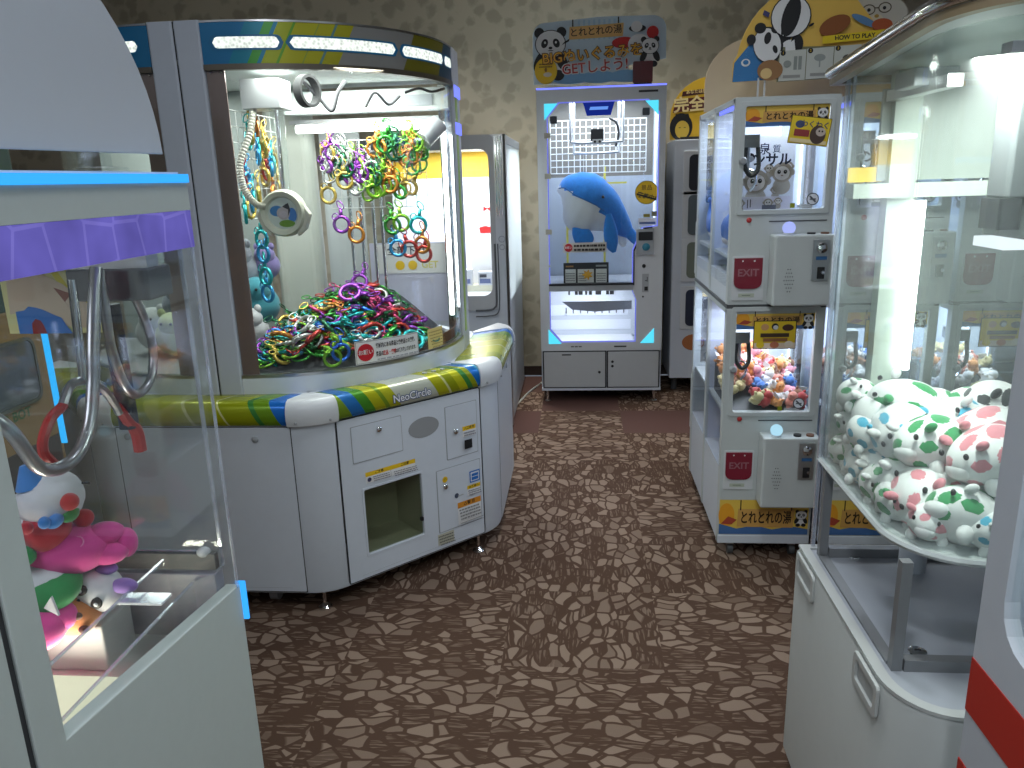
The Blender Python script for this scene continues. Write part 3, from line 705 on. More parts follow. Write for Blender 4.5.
for T in (None, MIR):
    def put(mb, *a, **k):
        if T: mb.bm.transform(T)
        return mb.build(*a, **k)
    hd = put(MB().strip(arcs(0), .02, 1.822, 1.945), 'header', HP if T is None else BLUEP, neo, smooth=40)
    for s0, s1 in ((.035, .225), (.255, .60), (.63, .875), (.895, .985)):
        capsule(s0 - .012, s1 + .012, 1.862, 1.907, .0012, 'lens_border', BLUEP, T, hd)
        capsule(s0, s1, 1.868, 1.901, .0022, 'lit_lens', LENS, T, hd)
    put(MB().strip(arcs(.003), .026, 1.806, 1.823), 'upper_rim', P('bronze_rim', (.16, .14, .11), .35, .7), neo, smooth=40)
    put(MB().strip(arcs(.002), .026, 1.944, 1.950), 'header_edge', STEEL, neo, smooth=40)
    put(MB().strip(arcs(-.006), .004, .818, 1.808), 'curved_glass', GLASS, neo, smooth=True)
    put(MB().strip(arcs(.0), .02, .740, .812), 'skirt', BODY, neo, smooth=40)
    put(MB().strip(arcs(.001), .02, .811, .822), 'lower_rim', STEEL, neo, smooth=40)
    put(MB().prism(arcs(-.02) + [(UB.x, UB.y + .08), (NC.x + .002, NC.y), (NC.x + .002, UA.y)], 'z', 1.93, 1.944), 'roof', COOL, neo)
    put(MB().prism(arcs(-.022) + [(UB.x, UB.y + .08), (NC.x + .002, NC.y), (NC.x + .002, UA.y)], 'z', 1.826, 1.84), 'inner_ceiling', P('pale_inner_ceiling', (.62, .66, .64), .5), neo)
    p0 = arcp(0, -.012); p1 = arcp(.055, -.012)
    put(MB().strip([tuple(arcp(s, -.011)) for s in (0.0, .02, .055)], .006, .815, 1.812), 'stile', STRIP_REFLECT, neo)
    for s in (.015, .045):
        p = arcp(s, -.008); put(MB().ball((p.x, p.y, 1.80), .004, 8), 'rivet', CHROME, neo)
# posts
for x0, x1 in ((-1.335, -1.2512), (-1.2488, -1.165)): MB().rbox(x0, 2.497, .745, x1, 2.56, 1.952, .008).build('post', PILLAR, neo)
MB().box(-1.2515, 2.50, .745, -1.2485, 2.55, 1.95).build('post_gap', SEAM, neo)
MB().rbox(-.548, 3.177, .745, -.487, 3.26, 1.950, .008).build('post', PILLAR, neo)
MB().rbox(-.548, 3.2625, .745, -.4875, 3.343, 1.950, .008).build('post', PILLAR, neo)
MB().box(-.488, 3.215, .83, -.4855, 3.262, 1.80).build('post_stripe', P('lime_stripe', srgb(150, 185, 30), .35), neo)
MB().box(-.545, 3.155, .82, -.495, 3.175, 1.81).build('chrome_strip', CHROME, neo)
for z in (1.63, 1.77): MB().box(-.489, 3.20, z, -.484, 3.34, z + .045).build('post_light', LEDV, neo)
# inside: deck mound, back panels, rails, tubes
def pile_h(x, y):
    d = UR - (Vector((x, y)) - UC).length
    t = max(0, min(1, (d - .03) / .34)); t = t * t * (3 - 2 * t)
    side = max(0, min(1, (x + 1.17) / .30)); back = max(0, min(1, (-.50 - x) / .15))
    return .826 + .215 * t * (.30 + .70 * side) * (.35 + .65 * back)
mb = MB(); N = 22; grid = {}
for i in range(N + 1):
    for j in range(N + 1):
        a = a0 - .22 + (a1 - a0 + .44) * i / N; r = (UR - .022) * j / N
        x, y = UC.x + r * math.cos(a), UC.y + r * math.sin(a)
        grid[i, j] = mb.bm.verts.new((x, y, pile_h(x, y) - .012))
for i in range(N):
    for j in range(N): mb.face([grid[i, j], grid[i + 1, j], grid[i + 1, j + 1], grid[i, j + 1]])
mb.build('prize_deck', P('dark_deck', (.05, .055, .06), .5), neo, smooth=True)
MB().strip(arcs(-.032, .42, .98), .004, .822, .862).build('deck_rim', P('brown_rim', srgb(110, 72, 48), .5), neo)
for q in ((-1.30, 3.18, -1.08, 3.34), ):
    MB().rbox(q[0], q[1] + .06, .80, q[2] - .02, q[3], 1.826, .04).build('centre_column', P('pale_green_grey', (.50, .52, .46), .4), neo)
MB().box(-.90, 3.30, .86, -.52, 3.31, 1.20).build('inner_panel', P('pale_lilac_panel', (.55, .55, .68), .4), neo)
MB().box(-1.08, 3.30, .80, -.91, 3.31, 1.70).build('inner_panel', P('grey_white_panel', (.52, .55, .55), .4), neo)
f = Frame((-.80, 3.299, 1.18), (1, 0, 0), (0, 0, 1))
art(neo, f, [('r', -.08, -.11, .31, .125, W), ('t', '全部下で', .06, -.015, .042, srgb(40, 45, 60), .02), ('e', .03, -.075, .02, .02, YEL), ('e', .085, -.075, .02, .02, YEL), ('t', 'GET', .16, -.075, .04, srgb(220, 210, 120), .02)], 'notice')
MB().box(-1.15, 3.12, 1.72, -.50, 3.20, 1.80).build('carriage_beam', P('white_beam', (.62, .66, .64), .4), neo)
MB().box(-1.15, 3.16, 1.685, -.50, 3.19, 1.70).build('rail', STEEL, neo)
MB().box(-.80, 3.115, 1.735, -.56, 3.121, 1.775).build('rail_slot', GREY, neo)
MB().cyl((-1.10, 3.10, 1.662), (-.535, 3.10, 1.662), .016, 14).build('light_tube', LEDW, neo, smooth=True)
MB().cyl((-.512, 3.05, .93), (-.512, 3.05, 1.63), .009, 12).build('light_tube', LEDW, neo, smooth=True)
mb = MB(); mb.cyl((-.575, 2.98, 1.60), (-.52, 3.02, 1.66), .034, 18); mb.build('spot_lamp', WHITE, neo, smooth=40)
for x in (-.93, -.885, -.835, -.80): MB().cyl((x, 3.16, .84), (x, 3.16, 1.62), .0075, 10).build('steel_rod', CHROME, neo, smooth=True)
lamp('AREA', 'top_light', (-.86, 2.82, 1.815), 13, (.95, 1, .96), neo, .42)
lamp('AREA', 'top_light', (-1.65, 2.85, 1.815), 7., (.95, 1, .96), neo, .42)
# left quarter: pale interior and toys
MB().box(-2.0, 3.22, .80, -1.32, 3.24, 1.826).build('inner_panel', P('grey_green_panel_inner', (.30, .34, .32), .5), neo)
MB().prism([(2 * NC.x - x, y) for x, y in arcs(-.02)] + [(2 * NC.x - UB.x, 3.2), (NC.x - .05, 3.2)], 'z', .80, .822).build('prize_deck', P('grey_deck', (.25, .26, .26), .5), neo)
for i, (x, y, z, r, nm, c, lb) in enumerate(((-1.31, 2.95, .895, .070, 'white', (.62, .62, .62), 'white round plush toy low behind the blue ring chain in the ring machine'), (-1.29, 3.0, .99, .085, 'teal', (.05, .28, .34), 'teal plush toy behind the blue ring chain in the ring machine'), (-1.36, 3.02, 1.13, .08, 'grey', (.30, .32, .36), 'grey plush toy at the top of the stack behind the blue ring chain'), (-1.27, 3.06, 1.14, .06, 'violet', (.20, .16, .36), 'violet plush toy beside the grey one behind the blue ring chain'),
        (-1.55, 2.80, .90, .075, 'yellow_green', (.40, .46, .20), 'yellow green round plush toy left of the grey post of the ring machine'), (-1.53, 2.84, 1.02, .07, 'slate', (.10, .14, .18), 'dark slate plush toy left of the grey post of the ring machine'), (-1.66, 2.86, .91, .075, 'pale', (.50, .52, .50), 'pale plush toy farthest left in the ring machine'))):
    t = thing('plush_toy', lb, 'plush toy', (x, y, z - r), 'plush toys in the rear quarter of the ring machine')
    m_ = P(nm + '_toy_fabric', c, .85, grain=.1, scale=60, sub=.3)
    MB().ball((x, y, z), (r, r * .9, r * .95), 18).ball((x + .01, y - r * .35, z + r * .75), (r * .7, r * .65, r * .62), 16).build('body', m_, t, smooth=True)
    for sx in (-1, 1): MB().ball((x + .01 + sx * r * .5, y - r * .35, z + r * 1.30), (r * .22, r * .15, r * .25), 10).build('ear', m_, t, smooth=True)
    for sx in (-1, 1): MB().ball((x + .01 + sx * r * .25, y - r * .97, z + r * .85), r * .07, 8).build('eye', BLACK, t, smooth=True)
# scoop unit
MB().rbox(-1.135, 2.68, 1.705, -1.0, 2.80, 1.80, .006).build('scoop_motor_box', P('motor_grey', (.45, .46, .46), .4), neo, bevel=.002)
mb = MB(); mb.ring(ell(0, 0, .054, .054, 0, 30), ell(0, 0, .044, .044, 0, 30), 'x', -.016, .016)
mb.bm.transform(Matrix.Translation((-.925, 2.75, 1.762)) @ Matrix.Rotation(R(-22), 4, 'Z')); mb.build('drive_wheel', P('matte_black', (.006, .006, .006), .8), neo, smooth=40)
MB().tube(bez([(-.95, 2.78, 1.80), (-.90, 2.80, 1.74), (-.86, 2.8, 1.70), (-.84, 2.82, 1.76), (-.82, 2.85, 1.80)], 30), .007, 8).build('cable', BLACK, neo, smooth=True)
MB().tube(bez([(-.78, 2.95, 1.72), (-.74, 2.95, 1.77), (-.70, 2.98, 1.73), (-.66, 3.0, 1.76)], 30), .005, 8).build('cable', BLACK, neo, smooth=True)
MB().tube(bez([(-.63, 2.95, 1.765), (-.58, 2.97, 1.78), (-.54, 3.0, 1.77), (-.51, 3.1, 1.79)], 30), .005, 8).build('cable', BLACK, neo, smooth=True)
mb = MB(); mb.cyl((-1.03, 2.72, 1.705), (-1.02, 2.68, 1.43), .026, 18); mb.build('clear_tube', ACRYLH, neo, smooth=True)
MB().cyl((-1.022, 2.70, 1.705), (-1.012, 2.66, 1.43), .007, 10).build('scoop_rod', CHROME, neo, smooth=True)
hp = bez([(-1.10, 2.70, 1.71), (-1.11, 2.66, 1.62), (-1.135, 2.62, 1.53), (-1.125, 2.60, 1.45), (-1.09, 2.60, 1.395), (-1.06, 2.61, 1.385)], 90)
MB().tube(hp, .0125, 12, ribs=.82).build('ribbed_hose', CREAM, neo, smooth=30)
# scoop cup: ring facing the player with two ears and a printed disc
sc_c = Vector((-1.005, 2.62, 1.36))
mb = MB(); mb.lathe([(.052, .0), (.058, -.012), (.072, -.016), (.078, -.006), (.080, .02), (.070, .04), (.0, .042)], sc_c, 'y', 32); cup = mb.build('scoop_cup', P('cream_clear_plastic', (.66, .66, .52), .3), neo, smooth=40)
mb = MB()
for sx in (-1, 1):
    mb.prism([(sc_c.x + sx * .070, sc_c.z + .03), (sc_c.x + sx * .095, sc_c.z - .005), (sc_c.x + sx * .075, sc_c.z - .055), (sc_c.x + sx * .045, sc_c.z - .078), (sc_c.x + sx * .05, sc_c.z - .03)][::sx], 'y', sc_c.y - .005, sc_c.y + .025)
mb.build('cup_bracket', CREAM, cup, bevel=.004)
f = Frame((sc_c.x, sc_c.y - .001, sc_c.z), (1, 0, 0), (0, 0, 1))
art(neo, f, [('e', 0, 0, .053, .053, srgb(205, 214, 205)), ('e', -.02, .008, .025, .018, srgb(60, 130, 190)), ('e', .032, -.006, .016, .024, srgb(70, 130, 200)), ('e', .012, -.034, .028, .012, srgb(110, 150, 50)), ('e', .002, .0, .023, .021, srgb(190, 180, 180)), ('p', [(0, .022), (.012, .03), (.022, .034), (.028, .01), (.018, -.01), (.02, .012)], srgb(60, 58, 62)), ('e', .002, -.003, .014, .012, srgb(200, 190, 195))], 'disc_print')
# request sticker on the glass
class ArcFrame:
    bend = True
    def __init__(s, s0, z, sc=1.): s.a = a0 + (a1 - a0) * s0; s.z = z; s.sc = sc; s.lift = .0012; s.step = .00035
    def pt(s, x, y, h):
        r = UR - .006 + h; a = s.a + x * s.sc / UR; return Vector((UC.x + r * math.cos(a), UC.y + r * math.sin(a), s.z + y * s.sc))
def glass_frame(s, z, sc=1.): return ArcFrame(s, z, sc)
st = [('r', -.090, -.028, .18, .056, W), ('r', -.088, -.026, .176, .0008, K), ('r', -.088, .0255, .176, .0008, K), ('r', -.088, -.026, .0008, .052, K), ('r', .0875, -.026, .0008, .052, K), ('e', -.064, 0, .021, .021, srgb(190, 20, 40)), ('t', 'お願い', -.064, 0, .013, W),
      ('t', '機械内にある景品と交換品との交換、', .022, .012, .0125, srgb(40, 30, 45), .03, 0, .56), ('t', '景品の', -.028, -.008, .0125, K, .03, 0, .56), ('t', '返品・交換', -.001, -.008, .0125, RED, .03, 0, .60), ('t', 'はお断り致しております。', .048, -.008, .0115, K, .03, 0, .50)] + lines(-.036, -.024, .12, .007, 1, (.4, .4, .45))
art(neo, glass_frame(.50, .868, 1.5), st, 'request_sticker')
art(neo, glass_frame(.725, .868, 1.3), [('r', -.038, -.03, .076, .06, srgb(225, 205, 130))] + lines(-.034, -.025, .068, .05, 6, srgb(150, 120, 40), .3, 4), 'yellow_sticker')
# white hanging rack (wire grid)
def wire_grid(name, o, ux, w, h, nx, nz, parent, mat, r=.0016):
    mb = MB(); o = Vector(o); ux = Vector(ux); up = Vector((0, 0, 1))
    for i in range(nx + 1): p = o + ux * (w * i / nx); mb.cyl(p, p + up * h, r, 5)
    for j in range(nz + 1): p = o + up * (h * j / nz); mb.cyl(p, p + ux * w, r, 5)
    return mb.build(name, mat, parent)
WIRE = P('white_wire', (.75, .76, .74), .35)
wire_grid('wire_grid', (-.96, 3.02, 1.36), (1, 0, 0), .38, .25, 9, 6, neo, WIRE)
wire_grid('wire_grid', (-1.155, 2.62, 1.34), (0, 1, 0), .4, .36, 8, 7, neo, WIRE)
# the ring key holders
def metal(n, c): return P(n, c, .22, .55, grain=.05)
RC = [('turquoise', (.03, .50, .50)), ('green', (.05, .32, .05)), ('lime green', (.25, .55, .04)), ('blue', (.03, .16, .65)), ('red', (.50, .05, .04)), ('silver', (.55, .56, .53)), ('purple', (.26, .05, .40)), ('orange', (.62, .24, .04)), ('gold', (.60, .42, .08)), ('sky blue', (.05, .36, .70)), ('dark green', (.02, .14, .06)), ('pink red', (.55, .06, .18))]
RM = {n: metal('shiny_' + n.replace(' ', '_'), c) for n, c in RC}
def ring_mesh(kind):
    mb = MB()
    if kind == 0: mb.torus((0, 0, 0), .029, .0066, (0, 0, 1), 24, 7)
    elif kind == 1: mb.torus((0, 0, 0), .023, .0074, (0, 0, 1), 22, 7, (1.15, .9))
    else: mb.torus((0, 0, 0), .024, .0045, (0, 0, 1), 22, 6, (1, 1.25))
    mb.prism([(.026, -.008), (.058, -.006), (.058, .006), (.026, .008)], 'z', -.003, .003)
    mb.torus((.073, 0, 0), .015, .0024, (0, .5, 1), 16, 5, (1.3, .7)); mb.torus((.03, .022, .004), .012, .0022, (.3, .2, 1), 14, 5)
    bmesh.ops.recalc_face_normals(mb.bm, faces=mb.bm.faces)
    me = bpy.data.meshes.new('ring_key_holder'); mb.bm.to_mesh(me); mb.bm.free(); me.materials.append(None)
    me.polygons.foreach_set('use_smooth', [True] * len(me.polygons)); return me
RMESH = [ring_mesh(i) for i in range(3)]
def key_ring(p, rot, col, label, group, kind=None):
    o = bpy.data.objects.new('ring_key_holder', RMESH[kind if kind is not None else rnd.randrange(3)]); COL.objects.link(o)
    o.location = p; o.rotation_euler = rot; o.material_slots[0].link = 'OBJECT'; o.material_slots[0].material = RM[col]
    return tag(o, label, 'key ring', group)
pts = []; tries = 0
while len(pts) < 245 and tries < 9000:
    tries += 1
    a = a0 - .1 + (a1 - a0 + .25) * rnd.random(); r = (UR - .09) * math.sqrt(rnd.uniform(.10, 1)); p = Vector((UC.x + r * math.cos(a), UC.y + r * math.sin(a)))
    if p.x < -1.15 or p.x > -.545 or p.y > 3.06: continue
    if any((p - q).length < .0265 for q in pts): continue
    pts.append(p)
names = [n for n, _ in RC]
def zone(p):
    if p.y < 2.66 and p.x < -.85: return ['green', 'lime green', 'turquoise', 'sky blue', 'gold', 'green']
    if p.x > -.75 and p.y < 2.9: return ['blue', 'sky blue', 'red', 'turquoise', 'pink red', 'blue', 'green']
    if p.y > 2.9: return ['purple', 'dark green', 'red', 'purple', 'dark green', 'silver', 'green', 'pink red']
    return names
for p in pts:
    c = rnd.choice(zone(p)); z = pile_h(p.x, p.y) + rnd.uniform(.004, .034)
    q_ = UC - p; yaw_ = math.atan2(q_.y, q_.x) + rnd.uniform(-.9, .9) if UR - q_.length < .15 else rnd.uniform(0, 6.28)
    key_ring((p.x, p.y, z), (rnd.gauss(0, .38), rnd.gauss(0, .38), yaw_), c, c + ' ring key holder lying in the heap behind the curved glass', 'key holders heaped behind the curved glass')
for (u, dz, c, lb) in ((.33, .05, 'blue', 'blue ring key holder dangling against the curved glass at the front of the heap'), (.30, .02, 'lime green', 'lime green ring key holder hanging lowest against the curved glass'), (.43, .055, 'silver', 'silver ring key holder leaning on the curved glass beside the request sticker')):
    p = arcp(u, -.03); a = a0 + (a1 - a0) * u
    o = key_ring((p.x, p.y, .855 + dz), (0, 0, 0), c, lb, None, 0)
    o.matrix_world = Matrix.Translation((p.x, p.y, .845 + dz * .6)) @ Matrix.Rotation(a, 4, 'Z') @ Matrix.Rotation(R(-90), 4, 'Y') @ Matrix.Rotation(R({'blue': 0, 'lime green': 10, 'silver': -35}[c]), 4, 'Z') @ Matrix.Rotation(R(180), 4, 'X')
for n_, (x, y, z) in enumerate(((-.80, 2.72, 0), (-1.0, 2.66, 0), (-.72, 2.82, 0), (-1.02, 2.74, 0), (-.88, 2.90, 0), (-.63, 2.84, 0), (-.91, 2.74, 0), (-.86, 2.68, 0), (-1.08, 2.68, 0), (-.78, 2.79, 0), (-.96, 2.68, 0))):
    c = ['turquoise', 'silver', 'green', 'silver', 'purple', 'turquoise', 'dark green', 'lime green', 'orange', 'red', 'red'][n_]
    kr = key_ring((x, y, pile_h(x, y) + .046), (R(42), R(-8 + 3 * n_), R(200 + 40 * n_)), c, c + ' ring key holder lying on top of the heap behind the curved glass', 'key holders on top of the heap', 0); kr.scale = (1.3, 1.3, 1.3)
# chains hanging from the wire racks
def hang(x, y, z, yaw, c, lab, grp, kind=None):
    o = key_ring((x, y, z), (0, 0, 0), c, lab, grp, kind)
    o.matrix_world = Matrix.Translation((x, y, z)) @ Matrix.Rotation(yaw, 4, 'Z') @ Matrix.Rotation(R(-90), 4, 'Y') @ Matrix.Rotation(rnd.gauss(0, .2), 4, 'Z')
cols = ['gold', 'silver', 'lime green', 'purple', 'orange', 'turquoise', 'green', 'pink red', 'gold', 'silver']
for i in range(52):
    x = -.965 + .38 * ((i * .618) % 1); z = 1.41 + .19 * ((i * .37) % 1)
    c = ['gold', 'purple', 'silver', 'dark green', 'lime green', 'orange', 'green', 'gold', 'turquoise'][int((x + .945) / .35 * 5 + i % 4) % 9]
    hang(x, 3.005 - .006 * (i % 3), z, R(90 + rnd.uniform(-25, 25)), c, c + ' ring key holder hanging on the white wire rack below the long light tube', 'key holders hanging on the rear rack')
for x, z, c in ((-.915, 1.30, 'purple'), (-.86, 1.26, 'orange'), (-.715, 1.29, 'green'), (-.68, 1.30, 'lime green'), (-.70, 1.205, 'sky blue'), (-.655, 1.20, 'red'), (-.615, 1.29, 'turquoise'), (-.605, 1.215, 'orange'), (-.60, 1.18, 'red')):
    hang(x, 2.98, z, R(90 + rnd.uniform(-15, 15)), c, c + ' ring key holder hanging below the rear wire rack at the ' + {'purple': 'end nearest the scoop', 'orange': 'lower row'}.get(c, 'right pillar end'), 'key holders dangling under the rear rack', 0)
for i in range(22):
    y = 2.64 + .32 * ((i * .618) % 1); z = 1.36 + .30 * ((i * .41) % 1)
    c = ['gold', 'gold', 'turquoise', 'orange', 'sky blue', 'gold', 'red'][i % 7] if z > 1.42 else ['turquoise', 'sky blue', 'gold'][i % 3]
    hang(-1.146 + .004 * (i % 3), y, z, R(20 + rnd.uniform(-30, 30)), c, c + ' ring key holder hanging beside the grey post and the ribbed hose', 'key holders hanging by the grey post')
for i, z in enumerate((1.27, 1.22, 1.14, 1.08)):
    hang(-1.115, 2.68, z, R(60), ['turquoise', 'sky blue', 'turquoise', 'sky blue'][i], 'turquoise or sky blue ring key holder in the chain hanging left of the scoop cup', 'chain of blue key holders left of the scoop cup', 0)
# ------------------------------------------------------------------ tall machine with the whale at the back wall
WY = 4.97
wm = thing('claw_machine', 'tall white claw machine against the wall with the blue whale plush inside', 'claw machine', (.135, 5.25, 0))
def wart(items, o=(0, 0), y=WY, name='print'): return art(wm, Frame((o[0], y, o[1]), (1, 0, 0), (0, 0, 1)), items, name)
mb = MB(); mb.box(-.255, WY + .02, .08, -.235, 5.60, 1.975); mb.build('side_wall', BODY, wm)
MB().box(.505, WY + .02, .08, .525, 5.60, 1.975).build('side_wall', BODY, wm)
MB().box(-.235, 5.58, .08, .505, 5.60, 1.45).build('back_wall', P('lit_back_wall', (.45, .50, .58), .5), wm)
MB().box(-.235, 5.58, 1.45, .505, 5.60, 1.975).build('back_wall', P('wallpaper_stand_in', (.20, .185, .16), .6), wm)  # brown panel stands in for wallpaper showing through a clear upper back
MB().box(-.235, WY + .02, 1.945, .505, 5.58, 1.975).build('roof_panel', BODY, wm)
MB().box(-.235, WY + .02, .08, .505, 5.58, .36).build('lower_cabinet', BODY, wm)
win = [(-.125, .405), (.36, .405), (.36, .68), (.338, .735), (.338, .99), (.395, 1.128), (.488, 1.14), (.488, 1.815), (.42, 1.892), (-.125, 1.892), (-.195, 1.81), (-.195, .49)]
# outer loop matched point by point
out = [(-.125, .35), (.36, .35), (.525, .35), (.525, .735), (.525, .99), (.525, 1.10), (.525, 1.14), (.525, 1.815), (.525, 1.975), (-.255, 1.975), (-.255, 1.81), (-.255, .35)]
MB().ring(out, win, 'y', WY, WY + .05).build('front_frame', WHITE, wm)
for n, tri in (('tl', [(-.208, 1.885), (-.128, 1.885), (-.208, 1.79)]), ('tr', [(.40, 1.882), (.478, 1.882), (.478, 1.80)]), ('bl', [(-.205, .495), (-.205, .398), (-.12, .398)]), ('br', [(.475, .495), (.388, .398), (.475, .398)])):
    MB().prism(tri, 'y', WY - .004, WY + .004).build('corner_light', LEDC, wm)
mb = MB(); n = len(win)
cxw, czw = .13, 1.15
inn = [(x + (.007 if x < cxw else -.007), z + (.007 if z < czw else -.007)) for x, z in win]
mb.ring(win, inn, 'y', WY + .004, WY + .012); mb.build('window_light_edge', EM('violet_edge_light', (.22, .26, 1.), .75), wm)
MB().prism([(x, z) for x, z in win], 'y', WY + .03, WY + .034).build('window_pane', GLASS, wm)
MB().box(-.235, WY + .06, .752, .505, 5.56, .772).build('prize_shelf', P('pale_shelf', (.55, .58, .64), .4), wm)
MB().box(-.197, WY - .004, .742, .338, WY + .03, .778).build('shelf_front', GREY, wm)
MB().box(-.197, WY - .007, .778, .338, WY + .03, .790).build('shelf_trim', BLACK, wm)
MB().prism([(.330, .775), (.338, .775), (.338, .995), (.40, 1.134), (.455, 1.137), (.455, 1.13), (.405, 1.124), (.346, .99), (.346, .775)][::-1], 'y', WY - .006, WY - .0005).build('panel_trim', BLACK, wm)
MB().rbox(.355, WY - .012, .968, .465, WY - .0005, 1.125, .006, 'y').build('payment_panel', P('panel_grey', (.36, .38, .40), .4), wm)
MB().rbox(.368, WY - .015, 1.055, .457, WY - .012, 1.108, .004, 'y').build('payment_display', BLACK, wm)
mb = MB(); mb.lathe([(.024, 0), (.024, -.004), (.019, -.007), (0, -.007)], (.416, WY - .012, 1.015), 'y', 22); mb.build('card_reader', P('teal_reader', (.03, .20, .30), .3), wm, smooth=40)
MB().lathe([(.012, 0), (.012, -.006), (.006, -.012), (0, -.012)], (.405, WY, .895), 'y', 16).build('joystick_knob', BLACK, wm, smooth=40)
wart([('r', .395, .728, .042, .117, srgb(165, 168, 172)), ('r', .413, .80, .016, .004, K), ('r', .425, .795, .004, .03, K), ('r', .410, .738, .022, .026, K)], name='coin_slot_plate')
MB().lathe([(.006, 0), (.006, -.004), (0, -.004)], (.402, WY, .70), 'y', 12).build('lock', BLACK, wm)
wart([('r', .36, 1.930, .115, .012, srgb(40, 42, 46))] + [('r', -.06 + .025 * i, .374, .02, .008, srgb(90, 92, 95)) for i in range(3)] + [('r', .22, .372, .08, .010, srgb(70, 72, 70))], name='maker_marks')
for z in (1.70, 1.46, 1.12): MB().box(-.212, WY - .004, z - .016, -.172, WY + .002, z + .016).build('hinge', P('beige_hinge', (.35, .33, .27), .4), wm)
MB().ball((-.19, WY - .006, .905), .008, 8).build('latch', GREY, wm, smooth=True)
# lower doors
for x0, x1 in ((-.238, .163), (.182, .508)):
    MB().ring(rrect(x0 - .008, .098, x1 + .008, .348, .003), rrect(x0, .104, x1, .342, .003), 'y', WY - .001, WY + .019).build('door_gap', SEAM, wm)
    d = MB().rbox(x0, WY - .003, .104, x1, WY + .0195, .342, .004, 'y').build('door', P('door_grey', (.45, .47, .48), .4), wm, bevel=.002)
    if x0 < 0: lk = [(.125, .205)]
    else: lk = [(.21, .275), (.21, .245)]
    for lx, lz in lk: MB().lathe([(.009, 0), (.008, -.005), (0, -.005)], (lx, WY - .003, lz), 'y', 12).build('lock', BLACK, d)
wart([('t', '◆ MEDIA', -.09, .325, .014, K)], y=WY - .003, name='door_mark') if False else wart([('r', -.12, .320, .06, .008, K)], y=WY - .003, name='door_mark')
MB().box(-.255, WY + .001, .08, .525, WY + .019, .098).build('plinth', BODY, wm)
for x in (-.217, .484):
    for y in (5.0, 5.5): MB().lathe([(.022, 0), (.022, .006), (.010, .012), (.008, .085)], (x, y, 0), 'z', 14).build('levelling_foot', CHROME, wm, smooth=40)
# inside
wire_grid('wire_grid', (-.185, 5.30, 1.475), (1, 0, 0), .62, .33, 16, 8, wm, WIRE, .0035)
mb = MB(); mb.tube(bez([(-.05, 5.10, 1.92), (-.05, 5.10, 1.68), (-.035, 5.10, 1.66), (.10, 5.10, 1.655), (.26, 5.10, 1.66), (.275, 5.10, 1.68), (.275, 5.10, 1.92)], 50), .008, 10); mb.build('hanging_bar', WHITE, wm, smooth=True)
mb = MB(); mb.tube(bez([(-.03, 5.2, 1.92), (-.03, 5.2, 1.62), (-.01, 5.2, 1.60), (.10, 5.2, 1.595), (.24, 5.2, 1.60), (.255, 5.2, 1.62), (.255, 5.2, 1.92)], 50), .008, 10); mb.build('hanging_bar', WHITE, wm, smooth=True)
MB().prism([(.025, 1.892), (.22, 1.892), (.195, 1.81), (.05, 1.81)], 'y', 4.995, 5.01).build('maker_panel', EM('navy_lit_panel', (.012, .03, .30), .7), wm)
wart([('t', 'clena', .122, 1.851, .038, EM('light_blue_mark', (.25, .45, 1.), 1.2), .03)], y=4.9945, name='maker_panel_mark') if False else wart([('p', [(.065, 1.842), (.175, 1.842), (.181, 1.860), (.071, 1.860)], EM('light_blue_mark', (.15, .35, 1.), .9))], y=4.9945, name='maker_panel_mark')
MB().rbox(.075, 5.07, 1.665, .155, 5.09, 1.735, .005, 'y').build('clip_box', BLACK, wm)
wart([('r', .085, 1.65, .06, .025, W), ('e', .10, 1.66, .008, .008, K), ('e', .13, 1.66, .008, .008, K)], y=5.069, name='clip_label')
MB().tube(bez([(.19, 5.12, 1.80), (.235, 5.12, 1.77), (.25, 5.12, 1.70), (.23, 5.12, 1.63)], 20), .007, 8).build('cable', BLACK, wm, smooth=True)
for x, z in ((-.155, 1.795), (.41, 1.825)): MB().rbox(x - .022, 5.03, z - .022, x + .022, 5.07, z + .022, .006, 'y').build('speaker', BLACK, wm)
for x in (-.075, .30):
    MB().lathe([(.055, 1.944), (.055, 1.936), (.04, 1.934), (.0, 1.934)], (x, 5.25, 0), 'z', 22).build('downlight', LEDW, wm)
for x in (-.225, .48): MB().box(x, 5.2, .80, x + .012, 5.22, 1.9).build('light_bar', EM('cool_light_bar', (.62, .72, 1.), 2.2), wm)
mb = MB(); mb.box(.165, 5.42, .775, .18, 5.43, 1.52); mb.box(.06, 5.42, 1.40, .32, 5.43, 1.412); mb.box(-.09, 5.42, .775, -.075, 5.43, 1.3); mb.box(-.09, 5.42, 1.1, .18, 5.43, 1.112); mb.build('yellow_stand', P('yellow_stand', (.70, .62, .10), .4), wm)
wart([('r', -.225, .51, .56, .075, srgb(240, 243, 250)), ('r', -.225, .41, .58, .07, srgb(240, 243, 250))] + [('r', -.08 + .036 * i + .01 * (i % 2), .655, .012 + .008 * (i % 3), .035, K) for i in range(9)] + [('r', -.10 + .05 * i, .525, .008, .04, srgb(120, 122, 130)) for i in range(9)], y=5.40, name='chute_print')
MB().box(-.23, 5.402, .365, .50, 5.42, .74).build('chute_back', P('chute_white', (.70, .73, .78), .4), wm)
MB().prism([(-.12, .655), (.34, .655), (.34, .60), (.10, .585), (-.05, .60)], 'y', 5.10, 5.11).build('chute_shield', P('clear_grey_shield', (.40, .42, .48), .3), wm)
MB().box(-.23, 5.02, .361, .36, 5.40, .375).build('chute_floor', P('chute_floor_white', (.72, .74, .80), .4), wm)
lamp('AREA', 'top_light', (.13, 5.25, 1.93), 7, (.80, .88, 1), wm, .5, .35)
lamp('AREA', 'front_fill_light', (.12, 5.06, 1.935), 2.6, (.85, .9, 1), wm, .5, .05, rot=(R(14), 0, 0))  # added lamp, brightens the whale's white belly from the front
